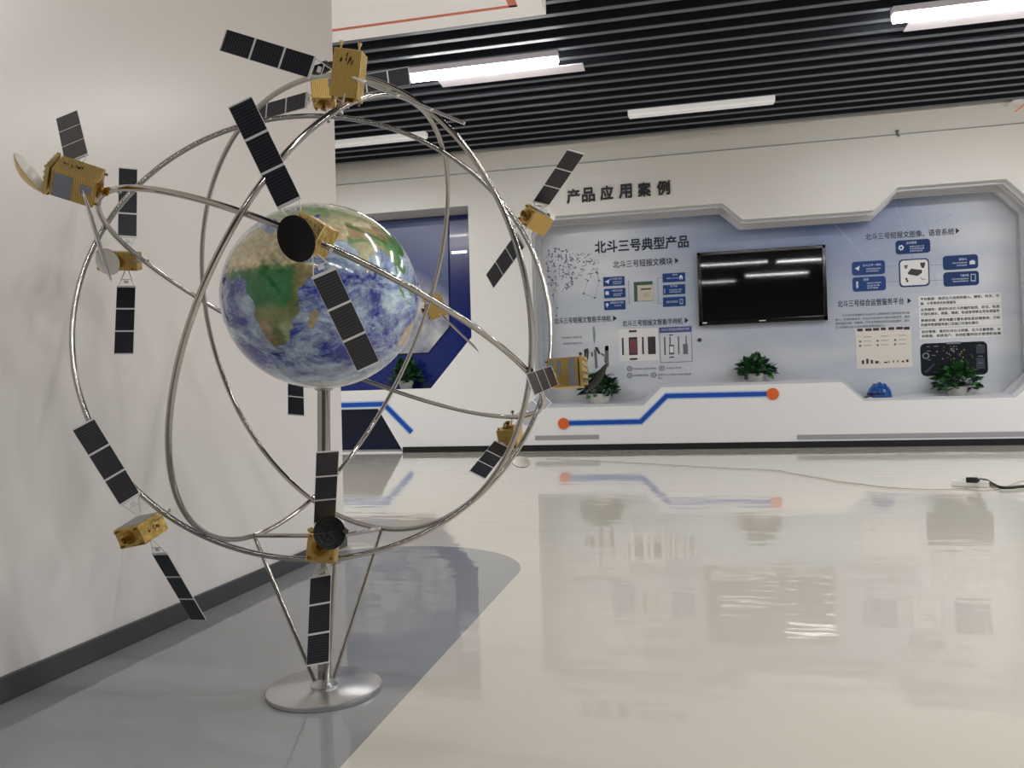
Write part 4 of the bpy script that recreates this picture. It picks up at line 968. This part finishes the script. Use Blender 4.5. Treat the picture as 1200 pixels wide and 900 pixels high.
def dish(root, c, axis, r, depth, m_in, m_out, ribs=True, arm_to=None):
    ax = frame_from(axis); bm = bmesh.new()
    n = 12; prof = [(r*k/n, depth*((k/n)**2-1)) for k in range(n+1)]
    prof = [(max(p[0], 1e-4), p[1]) for p in prof]
    lathe(bm, prof, c, ax, 40, 0, cap=False)
    lathe(bm, [(p[0]*1.0, p[1]-.0022) for p in prof], c, ax, 40, 1, cap=False)
    lathe(bm, [(r, 0), (r*1.015, -.0011), (r, -.0022)], c, ax, 40, 1, cap=False)
    o = obj('dish_antenna', bm, [m_in, m_out]); bpy.context.view_layer.update
    place(o, root, Matrix())
    for p in o.data.polygons: p.use_smooth = True
    if ribs:
        bm = bmesh.new()
        pt = lambda q, k: c+ax[0]*(q*r*math.cos(k))+ax[1]*(q*r*math.sin(k))+ax[2]*(depth*(q*q-1)+.0006)
        for k in range(6): 
            a = 2*PI*k/6+.3; tube(bm, [pt(q, a) for q in (.02, .25, .5, .75, .98)], .0009, 5)
        for q in (.5, .8):
            tube(bm, [pt(q, 2*PI*k/24) for k in range(24)], .0008, 5, closed=True)
        place(obj('dish_rib', bm, M['dish_rib'], None, True), o, Matrix())
    if arm_to is not None:
        v_ = arm_to-c; v_ = (v_-ax[2]*v_.dot(ax[2])).normalized(); e_ = c+v_*r*.97-ax[2]*.001
        bm = bmesh.new(); tube(bm, [e_, e_.lerp(arm_to, .5)-ax[2]*.004, arm_to], .0026, 8); box(bm, e_, (.01, .009, .007), ax)
        place(obj('dish_arm', bm, M['rubber'], None, True), o, Matrix())
    return o
def satellite(label, c_px, d, right, up, dims, nozzle, deck=None, panels=(), dish_=None, radiator=(), bolt=None, foil='foil', marks=None, horns=()):
    C = at(c_px[0], c_px[1], d); root = thing('model_satellite', label, 'satellite model', C, 'gold model satellites on the orbit rings')
    Yu = vdir(*up, *c_px).normalized(); X = vdir(*right, *c_px); X = (X-Yu*X.dot(Yu)).normalized(); Z = X.cross(Yu)
    AX = {'x': X, 'y': Yu, 'z': Z}; sz = {'x': dims[0], 'y': dims[1], 'z': dims[2]}
    RM = Matrix((X, Yu, Z)).transposed().to_4x4(); WM = Matrix.Translation(C) @ RM
    bm = bmesh.new(); box(bm, (0, 0, 0), dims, bev=.0022)
    place(obj('body', bm, M[foil]), root, WM)
    ex = {'x': Vector((1, 0, 0)), 'y': Vector((0, 1, 0)), 'z': Vector((0, 0, 1))}
    def face(f): return ex[f[1]]*(1 if f[0] == '+' else -1)
    def tang(f): return [k for k in 'xyz' if k != f[1]]
    # engine bell
    n = face(nozzle); ax = frame_from(n); h = sz[nozzle[1]]/2; tt = tang(nozzle); rr = min(sz[tt[0]], sz[tt[1]])
    bm = bmesh.new(); lathe(bm, [(rr*.30, h-.001), (rr*.32, h+.002), (rr*.26, h+.0035), (rr*.12, h+.004), (rr*.1, h+.007), (rr*.17, h+.014), (rr*.15, h+.0145), (rr*.06, h+.007)], (0, 0, 0), ax, 24)
    for k in range(4):
        u = ex[tt[0]]*(sz[tt[0]]*.38*(1 if k & 1 else -1))+ex[tt[1]]*(sz[tt[1]]*.38*(1 if k & 2 else -1))
        lathe(bm, [(.0016, h-.001), (.0026, h+.005), (.0014, h+.005)], u, ax, 10)
    place(obj('engine_nozzle', bm, M['gold_dark'], None, True), root, WM)
    if deck:
        n = face(deck); ax = frame_from(n); h = sz[deck[1]]/2; tt = tang(deck); bm = bmesh.new()
        s3 = [0, 0, 0]; s3['xyz'.index(deck[1])] = .006
        for k in tt: s3['xyz'.index(k)] = sz[k]*1.06
        box(bm, n*(h+.006), s3, bev=.001)
        for i in range(5):
            for j in range(4):
                u = ex[tt[0]]*(sz[tt[0]]*(i-2)*.21)+ex[tt[1]]*(sz[tt[1]]*(j-1.5)*.26); lathe(bm, [(.0022, h+.008), (.0026, h+.0115), (.0016, h+.012), (.0008, h+.010)], u, ax, 8)
        place(obj('antenna_deck', bm, M['gold_pale'], None, True), root, WM)
    for f, u0, v0, su, sv in radiator:
        n = face(f); h = sz[f[1]]/2; tt = tang(f); s3 = [0, 0, 0]; s3['xyz'.index(f[1])] = .0012
        s3['xyz'.index(tt[0])] = sz[tt[0]]*su; s3['xyz'.index(tt[1])] = sz[tt[1]]*sv
        bm = bmesh.new(); box(bm, n*h+ex[tt[0]]*(sz[tt[0]]*u0)+ex[tt[1]]*(sz[tt[1]]*v0), s3); place(obj('radiator', bm, M['radiator']), root, WM)
    for f, u0, v0 in horns:
        n = face(f); h = sz[f[1]]/2; tt = tang(f); bm = bmesh.new()
        lathe(bm, [(.0016, h-.001), (.0018, h+.006), (.0042, h+.013), (.003, h+.0135)], ex[tt[0]]*(sz[tt[0]]*u0)+ex[tt[1]]*(sz[tt[1]]*v0), frame_from(n), 12); place(obj('horn_antenna', bm, M['gold_pale'], None, True), root, WM)
    if marks:   # wrinkled dark foil decoration on a face
        f, u0, v0, k_ = marks; n = face(f); h = sz[f[1]]/2+.0004; tt = tang(f); bm = bmesh.new(); rn = random.Random(9)
        for i in range(k_*2):
            a = ex[tt[0]]*(sz[tt[0]]*(u0+rn.uniform(-.26, .26)))+ex[tt[1]]*(sz[tt[1]]*(v0+rn.uniform(-.09, .09))); l_ = rn.uniform(.03, .07)
            tube(bm, [a+n*h+ex[tt[1]]*(sz[tt[1]]*q*l_)+ex[tt[0]]*(q*.0012) for q in (-1, 0, 1)], [.0004, .0011, .0004], 5)
        place(obj('foil_crease', bm, M['rubber'], None, True), root, WM)
    for p in panels: add_panel(root, root, *p)
    if dish_: 
        cpx, dd, axis, rad_, dep, mi, mo, ribs, arm = dish_
        dish(root, at(cpx[0], cpx[1], dd), vdir(*axis, *cpx), rad_, dep, M[mi], M[mo], ribs, None if arm is None else C+X*arm[0]*sz['x']+Yu*arm[1]*sz['y']+Z*arm[2]*sz['z'])
    if bolt:
        k, px, py, bd = bolt; q = near_at(k, px, py, bd); 
        Ci = C; v = (q-Ci); bm = bmesh.new(); e = q+v.normalized()*.016
        tube(bm, [Ci+v*.3, e], .0022, 8); tube(bm, [e-v.normalized()*.004, e], .0042, 8)
        place(obj('mounting_bolt', bm, M['steel'], None, True), root, Matrix())
    return root

satellite('gold satellite at the top, nearest of the upper pair, wide dark left wing', (408.5, 89), 1.40, (1, -.1, .28), (.19, 1, -.2), (.05, .082, .045), '-y', None,
    [((366, 79), (261, 46.7), 1.42, 1, (-8, 24), .1, (390, 88)), ((427, 96), (545, 145), 1.36, -1, (-2, 5.5), 9, (414, 92))],
    ((375, 77.5), 1.5, (-.25, 1, -.12), .034, .012, 'dish_black', 'dish_black', True, (-.5, .2, -.3)), bolt=('B', 404, 124, 1.37), marks=('+z', 0, .3, 5), horns=(('+y', -.3, .3), ('+y', .35, .3)))
satellite('gold satellite at the top, lower left of the pair, short striped wings', (379, 107), 1.83, (1, -.08, .12), (.02, 1, -.55), (.052, .062, .05), '-y', None,
    [((359, 117), (290, 136.5), 1.83, 1, (-1, 13), 1, (366, 115)), ((402, 103), (480, 88.5), 1.83, 1, (2.5, 19), 1, (392, 105))],
    bolt=('A', 384, 137, 1.8), radiator=(('+z', .34, .2, .16, .5),))
satellite('gold satellite at far left with an edge-on white dish', (91, 213), 1.33, (1, -.24, .28), (.25, 1, .55), (.068, .05, .055), '+x', '-x',
    [((90, 186), (78.3, 134.3), 1.36, 1, (24, -10), -1, (92, 198)), ((103, 241), (125.5, 318), 1.30, -1, (6, -1), 9, (98, 222))],
    ((37, 203), 1.30, (.86, .5, .22), .037, .014, 'dish_white', 'gold_pale', False, (-.6, -.35, .1)), radiator=(('+z', -.22, -.05, .42, .86), ('+z', .28, .1, .24, .3)), bolt=('C', 131, 221, 1.39), marks=('+y', -.15, 0, 6))
satellite('gold satellite at left with upright narrow dark wings above and below', (143, 305.5), 1.88, (1, -.12, .25), (.02, 1, .05), (.078, .044, .05), '+z', '-x',
    [((149.2, 277.5), (150.2, 197), 1.88, 1, (14, 1), 1, (150, 292)), ((148, 336), (145, 415.3), 1.88, -1, (18, 0), 1, (148, 317))],
    ((126, 307), 1.80, (-.35, -.12, .5), .030, .011, 'dish_white', 'dish_black', False, None), bolt=('C', 169, 306, 1.83), horns=(('+x', 0, 0),))
satellite('gold satellite in front of the globe, behind a round black dish', (369, 277), 1.25, (.8, -.42, .5), (.5, .86, .1), (.045, .05, .05), '-x', '+z',
    [((339, 238), (281, 119), 1.25, 1, (29, -14), 0, (357, 262)), ((379.3, 320), (432, 430), 1.25, 1, (26, -12), 0, (374, 298))],
    ((346.5, 280), 1.17, (-.62, -.16, .75), .0345, .010, 'dish_black', 'dish_black', False, None), bolt=('C', 380, 288, 1.24))
satellite('gold satellite on the upper right ring, before the wall lettering', (628, 258), 1.84, (.74, -.42, -.55), (.5, .82, .12), (.056, .044, .048), '-x', None,
    [((634, 238), (675, 177.5), 1.84, -1, (14.6, 4), 1, (630, 248)), ((610, 281), (574, 330), 1.84, 1, (6.7, 11.7), 1, (620, 269))],
    ((646, 250), 1.9, (.75, .2, .5), .017, .007, 'dish_white', 'dish_white', False, (.4, .2, 0)), bolt=('A', 608, 264, 1.82), radiator=(('+y', 0, 0, .7, .7),), horns=(('+x', 0, -.3),))
satellite('small gold satellite just right of the globe, partly behind a ring', (510, 359), 2.2, (.8, -.5, -.4), (-.25, .75, .4), (.05, .05, .05), '-x', None,
    [((514, 366), (559, 409.5), 2.2, 1, (.8, -.9), 9, (510, 362)), ((486, 340), (447, 300), 2.22, 1, (8, -8), 1, (500, 352))], bolt=('B', 503, 357, 2.16))
satellite('gold and grey satellite at far right with a dark tilted dish', (663, 437.5), 1.60, (1, -.05, .22), (-.05, 1, -.1), (.062, .06, .055), '-x', '+x',
    [((649.5, 440), (621, 451), 1.57, -1, (9, 23), 1, (655, 438)), ((673, 434), (687, 429), 1.64, 1, (8, 20), 1, (670, 435))],
    ((698, 443), 1.60, (-.79, .6, -.12), .0365, .009, 'dish_black', 'dish_black', True, (.62, -.5, 0)), radiator=(('+z', .3, 0, .2, .95), ('+z', -.12, .18, .14, .5), ('+z', -.36, 0, .12, .9)), bolt=('C', 640, 455, 1.58))
satellite('gold satellite at lower right with a white dish hanging below', (598, 510), 1.95, (.9, .1, .45), (-.2, .9, .25), (.05, .042, .046), '+y', None,
    [((588, 521), (559, 557), 1.93, -1, (16, 8), 1, (595, 516)), ((609, 494), (640, 466), 1.97, 1, (10, 10), 1, (604, 500))],
    ((610.5, 541), 1.95, (.1, .75, .55), .0225, .008, 'dish_white', 'dish_black', False, None), bolt=('C', 600, 488.5, 1.92), horns=(('-y', .35, .3), ('-y', .15, .3), ('-y', .35, .0)))
# lower-left satellite: centre worked out from its nearest corner and three edges
s_ = 1.5/FPX
u_, v_, w_ = vdir(-26.5*s_, -6*s_, -28.2*s_, 161, 616), vdir(10.5*s_, -22*s_, -5.2*s_, 161, 616), vdir(24.5*s_, 18*s_, -26.8*s_, 161, 616)
cc = at(161.5, 616, 1.5)+(u_+v_+w_)/2; rel = cc-EYE; dd = rel.dot(F); cpx = (600+FPX*rel.dot(R)/dd, 450-FPX*rel.dot(U)/dd)
satellite('gold box satellite at lower left with long wings, above the skirting', cpx, dd, (24.5, 18, -26.8), (-10.5, 22, 5.2), (.066, .0405, .063), '-x', None,
    [((152.2, 585), (97, 496.5), 1.52, -1, (22.5, -13), 1, (162, 603)), ((187.5, 649), (233.4, 727), 1.55, 1, (15, 0), -1, (178, 634))],
    bolt=('A', 193, 602, 1.53), marks=('+z', 0, 0, 5), foil='gold', radiator=(('+y', 0, 0, .8, .8),))
satellite('gold satellite at bottom centre with a black mesh dish, before the pole', (378.5, 643), 1.52, (1, -.1, .15), (.06, 1, -.08), (.055, .052, .05), '+z', '+y',
    [((380.3, 612), (384, 528.6), 1.53, -1, (23, -2), 1, (380, 625)), ((376, 675), (372.5, 779), 1.52, -1, (20, -3.5), 1, (377.5, 656))],
    ((386.6, 624), 1.44, (.3, .12, .8), .0305, .009, 'dish_black', 'dish_black', True, (.1, .4, -.2)), bolt=('A', 380, 655, 1.56))
satellite('satellite mostly hidden behind the globe, one dark wing showing below it', (346, 398), 2.14, (1, 0, .1), (0, 1, .1), (.052, .05, .05), '+z', None,
    [((346, 424), (347, 487), 2.12, -1, (14, 1.5), 1, (346, 405)), ((345, 372), (344, 312), 2.15, 1, (14, 1.5), 1, (346, 390))], bolt=('C', 346, 411, 2.13))

# ------------------------------------------------------------------- world
wd = bpy.data.worlds.new('world'); SC.world = wd; wd.use_nodes = True
bg = wd.node_tree.nodes['Background']; bg.inputs[0].default_value = (*S(210, 208, 204), 1); bg.inputs[1].default_value = .58
SC.view_settings.view_transform = 'Standard'; SC.view_settings.look = 'None'
SC.view_settings.exposure = 0.0
try: SC.cycles.use_denoising = True
except Exception: pass
